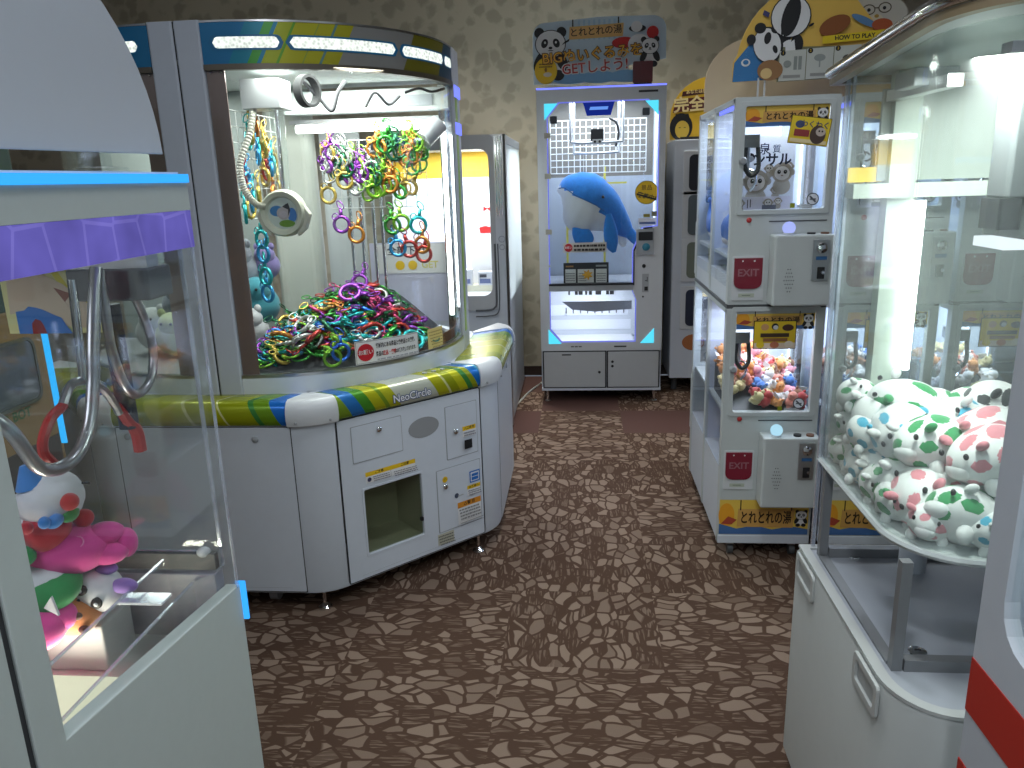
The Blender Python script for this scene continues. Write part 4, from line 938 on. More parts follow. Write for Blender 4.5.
lamp('AREA', 'chute_light', (.06, 5.2, .745), 2.2, (.85, .9, 1), wm, .4, .2)
wart([('e', 0, 0, .072, .072, srgb(120, 100, 20)), ('e', 0, 0, .068, .068, YEL), ('t', '景品', 0, .028, .034, srgb(130, 90, 20)), ('p', [(-.062, -.002), (.062, -.038), (.060, -.050), (-.062, -.014)], srgb(60, 50, 20)), ('t', '実施中!', 0, -.025, .036, K, .02, -15)], (.418, 1.345), WY + .0295, 'round_sticker')
wart([('r', .37, 1.145, .11, .045, W), ('r', .375, 1.152, .10, .014, srgb(90, 110, 150)), ('r', .40, 1.195, .04, .02, srgb(150, 140, 60)), ('r', .45, 1.2, .035, .03, srgb(130, 130, 90))], y=WY + .0295, name='pane_sticker')
wart([('r', -.105, .985, .275, .062, srgb(190, 186, 178)), ('e', -.070, 1.016, .026, .026, srgb(170, 20, 30)), ('t', 'お願い', -.070, 1.016, .016, W)] + lines(-.035, .99, .20, .05, 2, srgb(40, 34, 34), .55, 3), y=WY + .0295, name='request_sticker')
pb = thing('price_board', 'black framed board with three white cards on the shelf under the whale', 'notice board', (.04, 5.08, .772))
MB().box(-.105, 5.075, .7725, .188, 5.085, .912).build('board', BLACK, pb, bevel=.002)
art(pb, Frame((-.105, 5.075, .7725), (1, 0, 0), (0, 0, 1)), [('r', .012, .01, .068, .088, srgb(215, 214, 208)), ('r', .092, .01, .105, .088, srgb(215, 214, 208)), ('r', .210, .01, .070, .088, srgb(215, 214, 208)), ('r', .015, .112, .05, .010, srgb(170, 120, 60)), ('r', .21, .112, .07, .012, srgb(160, 160, 155))] + lines(.016, .02, .06, .06, 4, (.2, .2, .2), .4, 1) + lines(.098, .02, .05, .06, 4, (.2, .2, .2), .4, 2) + lines(.214, .02, .06, .06, 4, (.2, .2, .2), .4, 3) +
    [('p', [(.155 + (.038 if k % 2 else .02) * math.cos(k * .4488), .066 + (.036 if k % 2 else .02) * math.sin(k * .4488)) for k in range(14)], srgb(225, 165, 40))], 'board_print')
# the whale
wh = thing('whale_plush', 'big blue and white whale plush hanging nose down behind the glass of the tall machine', 'plush toy', (.06, 5.14, .99))
sp = [((-.128, 1.345), .010), ((-.118, 1.35), .055), ((-.085, 1.35), .115), ((-.03, 1.335), .155), ((.03, 1.31), .175), (( .09, 1.28), .168), ((.15, 1.25), .140), ((.21, 1.205), .105), ((.26, 1.16), .072), ((.305, 1.105), .045), ((.33, 1.07), .018)]
pth = bez([(a[0], 5.14, a[1]) for a, r in sp], 40); rr = [r for a, r in sp]; n = len(pth); loops = []
for i, q in enumerate(pth):
    f_ = i / (n - 1) * (len(rr) - 1); k = min(int(f_), len(rr) - 2); r = rr[k] + (rr[k + 1] - rr[k]) * (f_ - k)
    t = (pth[min(n - 1, i + 1)] - pth[max(0, i - 1)]).normalized(); s_ = Vector((0, 1, 0)); u_ = s_.cross(t).normalized() * -1
    if u_.z < 0: u_ = -u_
    loops.append([q + u_ * (r * math.sin(2 * math.pi * j / 36)) * (1.0 if math.sin(2 * math.pi * j / 36) > 0 else 1.22) + s_ * (r * .78 * math.cos(2 * math.pi * j / 36)) for j in range(36)])
WB = P('whale_blue_plush', (.004, .19, .62), .9, grain=.22, scale=60, sub=.3); WWp = P('whale_white_plush', (.72, .73, .76), .85, grain=.04, scale=40, sub=.3)
mb = MB(); mb.rings(loops)
for f_ in mb.bm.faces:
    c = f_.calc_center_median(); f_.material_index = 1 if (c.z < 1.395 - .56 * (c.x + .12) - .25 * max(0, c.x - .08) and c.x < .175) else 0
body = mb.build('body', [WB, WWp], wh, smooth=True)
def fin(pts, y0, th, mat, name='fin'):
    b = bez([(p[0], y0 + (p[2] if len(p) > 2 else 0), p[1]) for p in pts], 20); m_ = len(b)
    w = [max(.004, th * math.sin(math.pi * (.12 + .80 * i / (m_ - 1)))) for i in range(m_)]
    lp = []
    for i, q in enumerate(b):
        t = (b[min(m_ - 1, i + 1)] - b[max(0, i - 1)]).normalized(); s_ = Vector((0, 1, 0)); u_ = s_.cross(t).normalized()
        lp.append([q + u_ * w[i] * math.cos(2 * math.pi * j / 14) + s_ * .018 * math.sin(2 * math.pi * j / 14) * (w[i] / th) for j in range(14)])
    return MB().rings(lp).build(name, mat, wh, smooth=True)
fin([(.185, 1.22), (.195, 1.12), (.205, 1.03), (.222, .978)], 5.03, .045, WB)
fin([(-.02, 1.17), (.01, 1.10), (.045, 1.04), (.055, 1.02)], 5.08, .062, WB)
fin([(.27, 1.16), (.32, 1.10), (.345, 1.06), (.36, 1.02)], 5.13, .035, WB, 'tail'); fin([(.25, 1.13), (.27, 1.08), (.285, 1.03), (.29, 1.0)], 5.16, .03, WWp, 'tail')
MB().ball((.150, 5.022, 1.325), .010, 12).build('eye', BLACK, wh, smooth=True)
mb = MB(); mb.tube(bez([(-.128, 5.06, 1.385), (-.09, 5.035, 1.385), (-.03, 5.01, 1.345), (.04, 5.0, 1.31), (.10, 5.005, 1.28), (.155, 5.02, 1.24)], 24), .004, 6); mb.build('mouth_line', P('dark_blue_seam', (.01, .10, .30), .9), wh, smooth=True)
mb = MB(); mb.cyl((.03, 5.14, 1.47), (.03, 5.10, 1.665), .002, 6); mb.build('hanging_cord', WIRE, wh)
# panda signboard on its roof
ts = thing('panda_signboard', 'two panda signboard with gold and red lettering above the whale machine', 'signboard', (.13, 5.02, 1.975))
shape = [(-.272, 2.0)] + [(-.20 + .072 * math.cos(R(a)), 2.27 + .075 * math.sin(R(a))) for a in range(180, 89, -15)] + [(.13, 2.365)] + [(.44 + .08 * math.cos(R(a)), 2.285 + .075 * math.sin(R(a))) for a in range(90, -1, -15)] + [(.522, 2.12), (.30, 2.09), (.30, 2.0)]
MB().prism(shape, 'y', 5.015, 5.025).build('board', P('signboard_print', srgb(196, 214, 226), .5), ts)
MB().box(-.20, 5.012, 1.9755, .28, 5.028, 2.0).build('foot_rail', ACRYL, ts)
its = [('e', -.05 + .17 * i, 2.03, .11, .035, srgb(130, 180, 215)) for i in range(3)] + [('r', .0 + .03 * i, 2.24, .012, .11, srgb(170, 200, 220)) for i in range(9)] + \
    [('r', -.035, 2.355, .008, -.04, K), ('r', .235, 2.36, .008, -.04, K), ('p', [(-.055, 2.245), (-.05, 2.315), (.27, 2.325), (.265, 2.252)], srgb(224, 178, 110)), ('t', 'とれとれの湯', .105, 2.285, .052, srgb(50, 28, 18), .015, 2)] + \
    panda(-.165, 2.225, .088) + [('p', [(-.10, 2.215), (-.055, 2.235), (-.05, 2.25), (-.08, 2.235)], K)] + \
    [('e', .27, 2.215, .07, .032, RED), ('e', .36, 2.20, .065, .06, W), ('e', .44, 2.265, .035, .035, RED), ('e', .35, 2.29, .05, .02, K), ('e', .345, 2.30, .033, .03, W)] + panda(.425, 2.19, .05) + \
    [('t', 'BIGぬいぐるみを', .085, 2.155, .080, srgb(90, 50, 20), .065, 3), ('t', 'BIGぬいぐるみを', .085, 2.155, .080, srgb(236, 178, 60), .01, 3), ('t', 'GETしよう!', .10, 2.085, .078, W, .075, 3), ('t', 'GETしよう!', .10, 2.085, .078, srgb(170, 40, 30), .015, 3)]
art(ts, Frame((0, 5.015, 0), (1, 0, 0), (0, 0, 1)), its, 'sign_print')
MB().prism(ell(-.195, 2.075, .068, .075), 'y', 5.000, 5.003).build('round_card', P('yellow_card', YEL, .5), ts)
MB().box(-.205, 5.003, 2.06, -.185, 5.015, 2.08).build('card_spacer', YEL and INK(YEL), ts)
art(ts, Frame((-.195, 5.0, 2.075), (1, 0, 0), (0, 0, 1)), lines(-.04, .015, .08, .03, 2, srgb(130, 100, 20)) + [('e', .01, -.022, .025, .013, srgb(210, 200, 180)), ('e', 0, .005, .008, .012, srgb(140, 100, 30))], 'card_print')
rb = thing('red_beacon', 'dark red box lamp in front of the panda signboard on the whale machine', 'lamp', (.382, 4.995, 1.975))
MB().rbox(.325, 4.978, 1.985, .442, 5.010, 2.105, .008, 'y').build('lamp_cover', P('dark_red_plastic', (.11, .006, .01), .3), rb); MB().box(.33, 4.98, 1.9752, .437, 5.008, 1.985).build('base', BLACK, rb)
MB().box(-.255, WY - .002, 1.9655, .525, WY + .0, 1.975).build('roof_light', LEDV, wm)
tag(MB().tube(bez([(-.42, 4.9, .006), (-.36, 5.2, .006), (-.30, 5.4, .006), (-.26, 5.5, .006)], 30), .006, 8).build('power_cable', P('white_cable', (.45, .45, .42), .5), None, (-.34, 5.2, 0), smooth=True), 'pale power cable lying on the carpet left of the whale machine', 'cable')

# ------------------------------------------------------------------ white machine half hidden behind the big one
def frosted():
    m, nt, out = _nt('frosted_pane'); d = nd(nt, 'BsdfDiffuse', {'Color': c4((.72, .76, .78))}); t = nd(nt, 'BsdfTranslucent', {'Color': c4((.80, .85, .86))})
    x = nd(nt, 'MixShader', {0: .65, 1: d.outputs[0], 2: t.outputs[0]}); nt.links.new(x.outputs[0], out.inputs[0]); return m
bm_ = thing('claw_machine', 'pale machine with silver corner by the wall behind the ring heap machine', 'claw machine', (-.85, 5.0, 0))
MB().box(-1.30, 4.42, .02, -.41, 5.5, .76).build('lower_cabinet', COOL, bm_, bevel=.004)
MB().box(-1.30, 4.42, 1.64, -.405, 5.5, 1.69).build('top', COOL, bm_, bevel=.004)
MB().box(-1.30, 5.47, .76, -.42, 5.5, 1.64).build('back_wall', P('lit_white_back', (.72, .76, .80), .5), bm_)
MB().frame(-1.30, .72, -.468, 1.69, (.06, .085, .030, .075), 'y', 4.40, 4.44, .03, .05).build('window_frame', P('frame_grey', (.36, .37, .38), .4), bm_)
mb = MB(); mb.prism([(-.468, 4.40), (-.415, 4.40), (-.403, 4.415), (-.403, 4.47), (-.468, 4.47)], 'z', .02, 1.69); mb.build('silver_corner', STEEL, bm_)
for x in (-.46, -.445, -.43): MB().box(x, 4.397, 1.25, x + .006, 4.40, 1.68).build('corner_rib', CHROME, bm_)
mb = MB(); mb.torus((-.435, 4.397, 1.125), .017, .003, (0, 1, 0), 20, 6); mb.torus((-.435, 4.397, 1.08), .014, .003, (0, 1, 0), 20, 6); mb.build('corner_emblem', GREY, bm_)
MB().box(-.407, 4.47, .76, -.404, 5.47, 1.64).build('side_pane', frosted(), bm_)
MB().box(-1.28, 4.425, .80, -.49, 4.43, 1.62).build('window_pane', GLASS, bm_)
MB().box(-1.28, 4.9, .755, -.42, 5.46, .80).build('prize_shelf', P('cream_shelf', (.60, .58, .45), .4), bm_)
for i in (0, 1):
    MB().tube(bez([(-.476 + .016 * i, 4.399, 1.1), (-.476 + .016 * i, 4.399, .79), (-.49 + .018 * i, 4.399, .735 - .03 * i), (-.53, 4.399, .722 - .035 * i), (-.60, 4.399, .72 - .035 * i)], 30), .006 - .002 * i, 6).build('trim_line', DGREY, bm_, smooth=True)
art(bm_, Frame((0, 5.469, 0), (1, 0, 0), (0, 0, 1)), [('r', -1.28, 1.47, .86, .17, srgb(240, 190, 40)), ('r', -1.28, .80, .86, .42, srgb(205, 208, 232)), ('r', -1.28, 1.215, .86, .012, srgb(170, 174, 178))], 'back_print')
MB().box(-.62, 4.399, .43, -.555, 4.403, .56).build('yellow_tag', P('mustard_tag', srgb(150, 105, 20), .5), bm_)
lamp('AREA', 'top_light', (-.80, 4.95, 1.63), 32, (.95, .97, 1), bm_, .6, .6)
bx = thing('prize_box', 'white prize box with red printed patches on the shelf of the pale machine', 'box', (-.62, 5.1, .80))
MB().box(-.70, 5.0, .8005, -.52, 5.14, 1.10).build('carton', P('white_carton', (.74, .74, .76), .5), bx, bevel=.002)
MB().rbox(-.66, 5.02, 1.1005, -.54, 5.10, 1.30, .03, 'y').build('figure_card', P('white_card', (.78, .78, .80), .5), bx)
art(bx, Frame((0, 5.02, 0), (1, 0, 0), (0, 0, 1)), [('p', [(-.61, 1.255), (-.585, 1.27), (-.555, 1.25), (-.555, 1.285), (-.585, 1.275), (-.61, 1.29)], RED), ('p', [(-.635, 1.12), (-.57, 1.12), (-.56, 1.155), (-.60, 1.165), (-.64, 1.155)], RED)], 'red_print')
for i, (x, w, h) in enumerate(((-.74, .11, .10), (-.60, .09, .085), (-.485, .06, .09))):
    t = thing('prize_box', ['pale grey prize carton at the left of the shelf in the pale machine', 'pale grey prize carton in the middle of the shelf in the pale machine', 'narrow prize carton at the pillar side of the shelf in the pale machine'][i], 'box', (x, 4.95, .80))
    MB().box(x - w / 2, 4.90, .8005, x + w / 2, 4.97, .80 + h).build('carton', P('grey_carton', (.55, .56, .60), .5), t, bevel=.002)
    art(t, Frame((x - w / 2, 4.90, .80), (1, 0, 0), (0, 0, 1)), [('r', .01, .012, w - .02, .03, srgb(90, 100, 140)), ('r', .01, .05, w * .5, .02, srgb(60, 60, 70))], 'carton_print')

# ------------------------------------------------------------------ vending locker and yellow sign in the corner
lk = thing('prize_locker', 'narrow white locker with dark windowed doors between the whale machine and the towers', 'locker', (.85, 5.4, 0))
MB().rbox(.605, 5.2, .10, 1.10, 5.66, 1.66, .01).build('cabinet', BODY, lk, bevel=.004)
for z0, z1, c in ((1.34, 1.58, (.02, .018, .018)), (1.06, 1.33, (.10, .12, .13)), (.78, 1.03, (.16, .18, .13)), (.46, .72, (.03, .035, .06))):
    d = MB().rbox(.665, 5.19, z0 - .02, 1.06, 5.2, z1 + .01, .01, 'y').build('locker_door', WHITE, lk, bevel=.002)
    MB().rbox(.70, 5.184, z0 + .005, 1.02, 5.19, z1 - .012, .03, 'y').build('door_window', P('dark_window', c, .15), d)
mb = MB(); mb.prism(ell(.76, .35, .075, .055), 'y', 5.196, 5.199); mb.build('round_sticker', P('orange_brown_sticker', srgb(176, 108, 60), .5), lk)
for x in (.65, 1.05): MB().cyl((x, 5.3, 0), (x, 5.3, .1), .02, 12).build('locker_leg', DGREY, lk)
ys = thing('yellow_signboard', 'yellow arched signboard with dark red lettering on top of the narrow white locker', 'signboard', (.86, 5.3, 1.66))
sh = [(.585, 1.665), (.585, 1.80)] + [(.86 + .275 * math.cos(R(a)), 1.80 + .245 * math.sin(R(a))) for a in range(168, 11, -12)] + [(1.135, 1.80), (1.135, 1.665)]
MB().prism(sh, 'y', 5.295, 5.305).build('board', P('yellow_board', srgb(220, 176, 40), .5), ys)
MB().box(.65, 5.285, 1.6605, 1.07, 5.315, 1.68).build('foot_rail', BLACK, ys)
art(ys, Frame((0, 5.295, 0), (1, 0, 0), (0, 0, 1)), [('p', [(.655, 1.925), (.98, 1.955), (.98, 1.985), (.66, 1.955)], srgb(70, 24, 22)), ('t', 'あなたは脱出できるか', .81, 1.955, .026, srgb(230, 200, 130), .02, 3), ('p', [(.60, 1.83), (1.05, 1.86), (1.05, 1.935), (.62, 1.91)], srgb(90, 22, 20)), ('t', '完全攻略', .80, 1.877, .098, srgb(236, 214, 150), .03, 3), ('t', 'ゲ', .84, 1.79, .085, srgb(120, 36, 24), .03),
     ('e', .655, 1.74, .072, .085, K), ('e', .662, 1.725, .045, .055, srgb(214, 180, 70)), ('p', [(.60, 1.76), (.66, 1.79), (.72, 1.745), (.70, 1.82), (.62, 1.82)], K), ('r', .64, 1.735, .012, .004, K), ('r', .672, 1.735, .012, .004, K), ('t', 'どこ', .83, 1.70, .05, srgb(150, 80, 30), .02)], 'sign_print')
# ------------------------------------------------------------------ two storey capsule claw towers
TX, TY, TWID, TDEP = .525, 2.80, .345, .40
SIDEGL = GL('tower_side_glass', (.95, .97, 1.), .03, .22, .03, haze=.01)
def TRANS(name, col):
    m, nt, out = _nt(name); d = nd(nt, 'BsdfDiffuse', {'Color': c4(col)}); t = nd(nt, 'BsdfTranslucent', {'Color': c4(col)})
    x = nd(nt, 'MixShader', {0: .6, 1: d.outputs[0], 2: t.outputs[0]}); nt.links.new(x.outputs[0], out.inputs[0]); return m
_tr = {}
def TINK(c):
    k = tuple(round(v, 3) for v in c)
    if k not in _tr: _tr[k] = TRANS('thin_poster_ink', c)
    return _tr[k]
def toretore(fr_o, w, h, y, small=False, faded=1.):
    s = w / .33
    it = [('r', 0, 0, w, h, srgb(226, 190, 80)), ('e', w * .08, h * .55, w * .09, h * .35, srgb(230, 160, 40)), ('p', [(0, 0), (w, 0), (w, h * .16), (w * .8, h * .24), (w * .6, h * .14), (w * .4, h * .26), (w * .2, h * .16), (0, h * .3)], srgb(70, 110, 165)),
          ('p', [(w * .02, h * .30), (w * .14, h * .28), (w * .20, h * .42), (w * .10, h * .52)], srgb(170, 70, 50)), ('p', [(w * .20, h * .22), (w * .83, h * .20), (w * .84, h * .74), (w * .21, h * .74)], srgb(206, 158, 84)), ('r', w * .23, h * .7, w * .012, h * .3, K), ('r', w * .80, h * .7, w * .012, h * .3, K),
          ('t', 'とれとれの湯', w * .52, h * .47, h * .40, srgb(40, 24, 14), .02, 0, min(1., w * .58 / (h * .40 * 6)))]
    return it + panda(w * .915, h * .58, w * .062)
def tower(x0, y0):
    x1, y1 = x0 + TWID, y0 + TDEP
    t = thing('claw_machine', 'x', 'claw machine', (x0, y0, 0))
    fr = lambda dx, z, y=y0: Frame((x0 + dx, y, z), (1, 0, 0), (0, 0, 1))
    for (zb, zt, upper) in ((.06, .978, False), (.992, 1.692, True)):
        wz0, wz1 = (.592, .968) if not upper else (1.322, 1.662)
        dz = .58 if not upper else 1.16      # deck height inside
        nm = 'upper' if upper else 'lower'
        # shell: front lower panel, posts, back, top, deck
        MB().box(x0 + .003, y0 + .02, zb, x1 - .003, y1 - .003, zb + (.30 if not upper else .10)).build('cabinet', BODY, t)
        MB().frame(x0, zb, x1, zt, (.034, wz0 - zb, .034, zt - wz1), 'y', y0, y0 + .022, .005, .010).build('front_panel', P('tower_white', (.52, .56, .56), .4) if not bpy.data.materials.get('tower_white') else bpy.data.materials['tower_white'], t, bevel=.001)
        TWM = bpy.data.materials['tower_white']
        mb = MB(); mb.frame(x0 + .018, wz0 - .016, x1 - .018, wz1 + .016, .016, 'y', y0 - .006, y0, .008, .008); mb.build('window_door', TWM, t, bevel=.001)
        MB().box(x0 + .036, y0 + .004, wz0 + .001, x1 - .036, y0 + .007, wz1 - .001).build('window_pane', GLASS, t)
        for xx in (x0, x1 - .012):
            for yy in (y0 + .022, y1 - .014): MB().box(xx, yy, zb, xx + .012, yy + .014, zt).build('corner_post', TWM, t)
        zs = zb + (.30 if not upper else .06)
        for xx in (x0 + .002, x1 - .005):
            MB().box(xx, y0 + .036, zs, xx + .003, y1 - .014, zt - .02).build('side_pane', SIDEGL, t)
        MB().box(x0 + .012, y1 - .010, zs, x1 - .012, y1 - .004, zt - .02).build('back_panel', P('lit_blue_white_back', (.60, .66, .78), .4) if not bpy.data.materials.get('lit_blue_white_back') else bpy.data.materials['lit_blue_white_back'], t)
        MB().box(x0, y0 + .001, zt - .02, x1, y1, zt).build('top_plate', TWM, t, bevel=.002)
        MB().box(x0 + .012, y0 + .03, dz - .012, x1 - .012, y1 - .012, dz).build('prize_deck', TWM, t)
        mb = MB(); mb.box(x1 - .020, y1 - .022, wz0, x1 - .014, y1 - .014, wz1)
        mb.build('light_bar', EM('blue_white_bar', (.70, .78, 1.), 3.5) if not bpy.data.materials.get('blue_white_bar') else bpy.data.materials['blue_white_bar'], t)
        MB().box(x1 - .105, y1 - .022, wz0, x1 - .099, y1 - .014, wz1).build('light_bar', bpy.data.materials['blue_white_bar'], t)
        lamp('AREA', 'case_light', (x0 + .17, y0 + .19, zt - .025), 2.3, (.80, .87, 1.), t, .22)
        # gantry and claw at the left
        gz = wz1 - .10
        MB().rbox(x0 + .036, y0 + .06, gz - .03, x0 + .10, y0 + .14, gz + .012, .004).build('gantry', P('gantry_grey', (.16, .17, .19), .45) if not bpy.data.materials.get('gantry_grey') else bpy.data.materials['gantry_grey'], t)
        MB().cyl((x0 + .065, y0 + .10, gz - .03), (x0 + .065, y0 + .10, gz - .11), .012, 12).build('claw_rod', STEEL, t, smooth=True)
        for sx in (-1, 1): MB().tube(bez([(x0 + .065, y0 + .10, gz - .10), (x0 + .065 + sx * .03, y0 + .10, gz - .115), (x0 + .065 + sx * .033, y0 + .10, gz - .15), (x0 + .065 + sx * .015, y0 + .10, gz - .178)], 14), .0045, 6).build('claw_arm', CHROME, t, smooth=True)
        MB().tube(bez([(x0 + .055, y0 + .07, gz - .03), (x0 + .052, y0 + .065, gz - .09), (x0 + .075, y0 + .065, gz - .125), (x0 + .10, y0 + .07, gz - .10), (x0 + .098, y0 + .08, gz - .03)], 30), .008, 8).build('cable', BLACK, t, smooth=True)
        MB().lathe([(.013, 0), (.013, -.010), (.009, -.016), (0, -.016)], (x0 + .030, y0 - .006, wz0 + .165), 'y', 18).build('door_lock', GREY, t, smooth=40)
        # banner over the window + small print
        bh = .066
        art(t, fr(.036, wz1 - bh, y0 + .0035), toretore(None, TWID - .072, bh, 0), 'banner_print')
        if upper:
            cards = Frame((x0 + .245, y0 - .0065, wz1 - .085), (math.cos(R(-8)), 0, math.sin(R(-8))), (-math.sin(R(-8)), 0, math.cos(R(-8))))
            art(t, cards, [('r', -.066, -.045, .132, .09, srgb(120, 100, 40)), ('r', -.064, -.043, .128, .086, srgb(236, 206, 50)), ('e', -.035, .018, .015, .012, srgb(70, 80, 120)), ('t', 'わくわく', .015, .020, .024, srgb(60, 70, 110), .02), ('r', -.05, -.02, .05, .022, srgb(150, 60, 60)), ('r', -.06, -.04, .12, .012, srgb(240, 220, 170)), ('e', .028, -.010, .026, .03, srgb(84, 66, 58)), ('e', .036, .0, .016, .014, srgb(205, 190, 180)), ('e', .031, .002, .003, .003, K), ('e', .041, .002, .003, .003, K)], 'tilted_card')
            def thin(items): return [tuple(TINK(v) if isinstance(v, tuple) and len(v) == 3 and not isinstance(v[0], tuple) else v for v in it) for it in items]
            def monkey(x, z, s): return [('e', x - s * .95, z, s * .28, s * .3, srgb(176, 165, 150)), ('e', x + s * .95, z, s * .28, s * .3, srgb(176, 165, 150)), ('e', x, z - s * 1.3, s * .85, s * .8, srgb(186, 176, 162)), ('e', x, z, s, s * .95, srgb(170, 158, 142)), ('e', x, z - s * .08, s * .72, s * .66, srgb(246, 240, 238)), ('e', x - s * .3, z + s * .05, s * .17, s * .19, srgb(50, 44, 44)), ('e', x + s * .3, z + s * .05, s * .17, s * .19, srgb(50, 44, 44)), ('e', x - s * .27, z + s * .1, s * .05, s * .05, W), ('e', x + s * .33, z + s * .1, s * .05, s * .05, W), ('e', x, z - s * .3, s * .12, s * .05, srgb(150, 120, 110))]
            MB().box(x0 + .036, y0 + .170, wz0 - .02, x0 + .25, y0 + .1707, wz0 + .25).build('prize_poster', TRANS('poster_paper', (.80, .81, .84)) if not bpy.data.materials.get('poster_paper') else bpy.data.materials['poster_paper'], t)
            art(t, Frame((x0 + .040, y0 + .170, wz0 - .012), (1, 0, 0), (0, 0, 1), .0004, .00018), thin(monkey(.185, .155, .020) + monkey(.120, .150, .016) + monkey(.145, .075, .016) + monkey(.075, .105, .044) + monkey(.165, .135, .037) + [('r', 0, .004, .2, .048, srgb(226, 220, 228))] + monkey(.018, .03, .018) + monkey(.12, .03, .016) + monkey(.155, .035, .013) + [('r', .045, .012, .003, .03, K), ('r', .055, .015, .003, .028, K), ('r', .098, .006, .05, .016, srgb(120, 120, 130)), ('t', '泉', .098, .215, .042, srgb(50, 58, 80), .01), ('t', '質', .14, .215, .03, srgb(70, 78, 100), .01), ('t', 'ンサル', .125, .178, .046, srgb(30, 34, 50), .03), ('e', .045, .19, .02, .016, srgb(40, 40, 48)), ('e', .048, .186, .013, .01, W)]), 'poster_print')
        else:
            art(t, fr(.17, wz1 - .085, y0 - .0065), [('r', -.075, -.052, .15, .104, K), ('r', -.072, -.049, .144, .098, srgb(230, 196, 40)), ('e', -.035, .028, .014, .012, srgb(200, 150, 100)), ('e', .0, .030, .012, .012, K), ('e', .002, .027, .009, .008, W), ('e', .045, .026, .02, .012, srgb(80, 50, 40)), ('r', -.05, -.008, .10, .014, srgb(70, 50, 36)), ('r', -.04, -.024, .085, .012, srgb(150, 100, 60)), ('r', -.072, -.049, .144, .02, srgb(236, 214, 190)), ('e', -.05, -.036, .014, .012, srgb(238, 206, 40)), ('e', 0, -.036, .016, .012, srgb(200, 120, 90)), ('e', .05, -.034, .016, .012, srgb(240, 226, 210))], 'prize_card')
        # no smoking mark and stickers low on the pane
        px_, pz_ = TWID - .072, wz0 + .032
        ring_ = [(px_ - .036 + .021 * math.cos(R(a)), pz_ + .021 * math.sin(R(a))) for a in range(0, 361, 15)]
        art(t, Frame((x0, y0 + .0035, 0), (1, 0, 0), (0, 0, 1)), [('e', px_, pz_, .021, .021, srgb(70, 75, 84)), ('e', px_, pz_, .0175, .0175, srgb(225, 228, 236)), ('p', [(px_ - .012, pz_ + .008), (px_ - .008, pz_ + .012), (px_ + .012, pz_ - .008), (px_ + .008, pz_ - .012)], srgb(70, 75, 84)), ('r', px_ - .01, pz_ - .003, .02, .005, srgb(90, 95, 104)), ('r', px_ - .075, pz_ - .028, .016, .016, srgb(150, 160, 40)), ('r', px_ - .052, pz_ - .026, .055, .004, srgb(190, 195, 200)), ('r', px_ - .052, pz_ - .020, .045, .003, srgb(190, 195, 200))], 'pane_marks')
        # prize flap
        fz = 1.158 if upper else .435
        MB().rbox(x0 + .012, y0 - .004, fz - .150, x0 + .122, y0 - .0002, fz + .006, .004, 'y').build('flap_plate', WHITE, t, bevel=.001)
        flap = [(x0 + .018, fz)] + [(x0 + .018, fz - .08)] + [(x0 + .045 - .027 * math.cos(R(a)), fz - .084 - .024 * math.sin(R(a))) for a in (20, 45, 70, 90)] + [(x0 + .088 + .027 * math.cos(R(a)), fz - .084 - .024 * math.sin(R(a))) for a in (90, 70, 45, 20)] + [(x0 + .115, fz - .08), (x0 + .115, fz)]
        fl_ = MB().prism(flap, 'y', y0 - .010, y0 - .0042).build('prize_flap', MAROON, t, bevel=.001)
        art(fl_, fr(.066, fz - .052, y0 - .010), [('t', 'EXIT', 0, 0, .036, srgb(150, 100, 110), .02)], 'flap_lettering')
        art(fl_, fr(.066, fz - .004, y0 - .010), [('e', -.02, -.006, .003, .003, W), ('e', .02, -.006, .003, .003, W)], 'flap_screws')
        art(t, fr(.036, fz - .138, y0 - .004), [('r', 0, 0, .055, .013, srgb(178, 186, 170)), ('r', .012, .005, .03, .003, srgb(120, 130, 120))], 'flap_label')
        # protruding coin unit
        cz0, cz1 = fz - (.160 if upper else .190), fz + .082
        cu = MB().rbox(x0 + .135, y0 - .085, cz0, x1 - .008, y0 - .0002, cz1, .008).build('coin_unit', TWM, t, bevel=.006)
        mech = MB().rbox(x1 - .085, y0 - .092, fz - .072, x1 - .030, y0 - .085, fz + .066, .003, 'y').build('coin_mechanism', STEEL, t, bevel=.001)
        MB().lathe([(.019, 0), (.017, -.005), (.008, -.008), (0, -.008)], (x1 - .057, y0 - .092, fz + .038), 'y', 18).build('coin_dial', CHROME, mech, smooth=40)
        MB().box(x1 - .060, y0 - .0995, fz + .022, x1 - .054, y0 - .092, fz + .054).build('coin_slot', BLACK, mech)
        art(mech, Frame((x1 - .057, y0 - .092, fz + .008), (1, 0, 0), (0, 0, 1)), [('r', -.018, -.010, .036, .012, srgb(50, 100, 150))], 'mech_label')
        MB().rbox(x1 - .068, y0 - .094, fz - .066, x1 - .044, y0 - .092, fz - .026, .002, 'y').build('coin_return', BLACK, mech)
        MB().cyl((x1 - .050, y0 - .100, fz - .044), (x1 - .050, y0 - .094, fz - .044), .006, 10).build('return_button', CHROME, mech)
        for ri, (cnt, w_) in enumerate(((2, .008), (3, .012), (4, .018), (5, .02), (4, .018), (3, .012), (2, .008))): pass
        its = []
        for ri, cnt in enumerate((2, 3, 4, 5, 4, 3, 2)):
            for q in range(cnt): its.append(('e', (q - (cnt - 1) / 2) * .0078, .042 - ri * .0125, .0019, .0019, srgb(40, 42, 46)))
        art(cu, Frame((x0 + .186, y0 - .085, fz - .075), (1, 0, 0), (0, 0, 1)), its, 'speaker_holes')
        MB().ball((x0 + .185, y0 - .055, cz1 + .022), .022, 18).build('glowing_ball', EM('lit_ball', (.42, .50, 1.), .95) if upper and not bpy.data.materials.get('lit_ball') else (bpy.data.materials.get('lit_ball2') or EM('lit_ball2', (.45, .78, .95), .95)) if not upper else bpy.data.materials['lit_ball'], t, smooth=True)
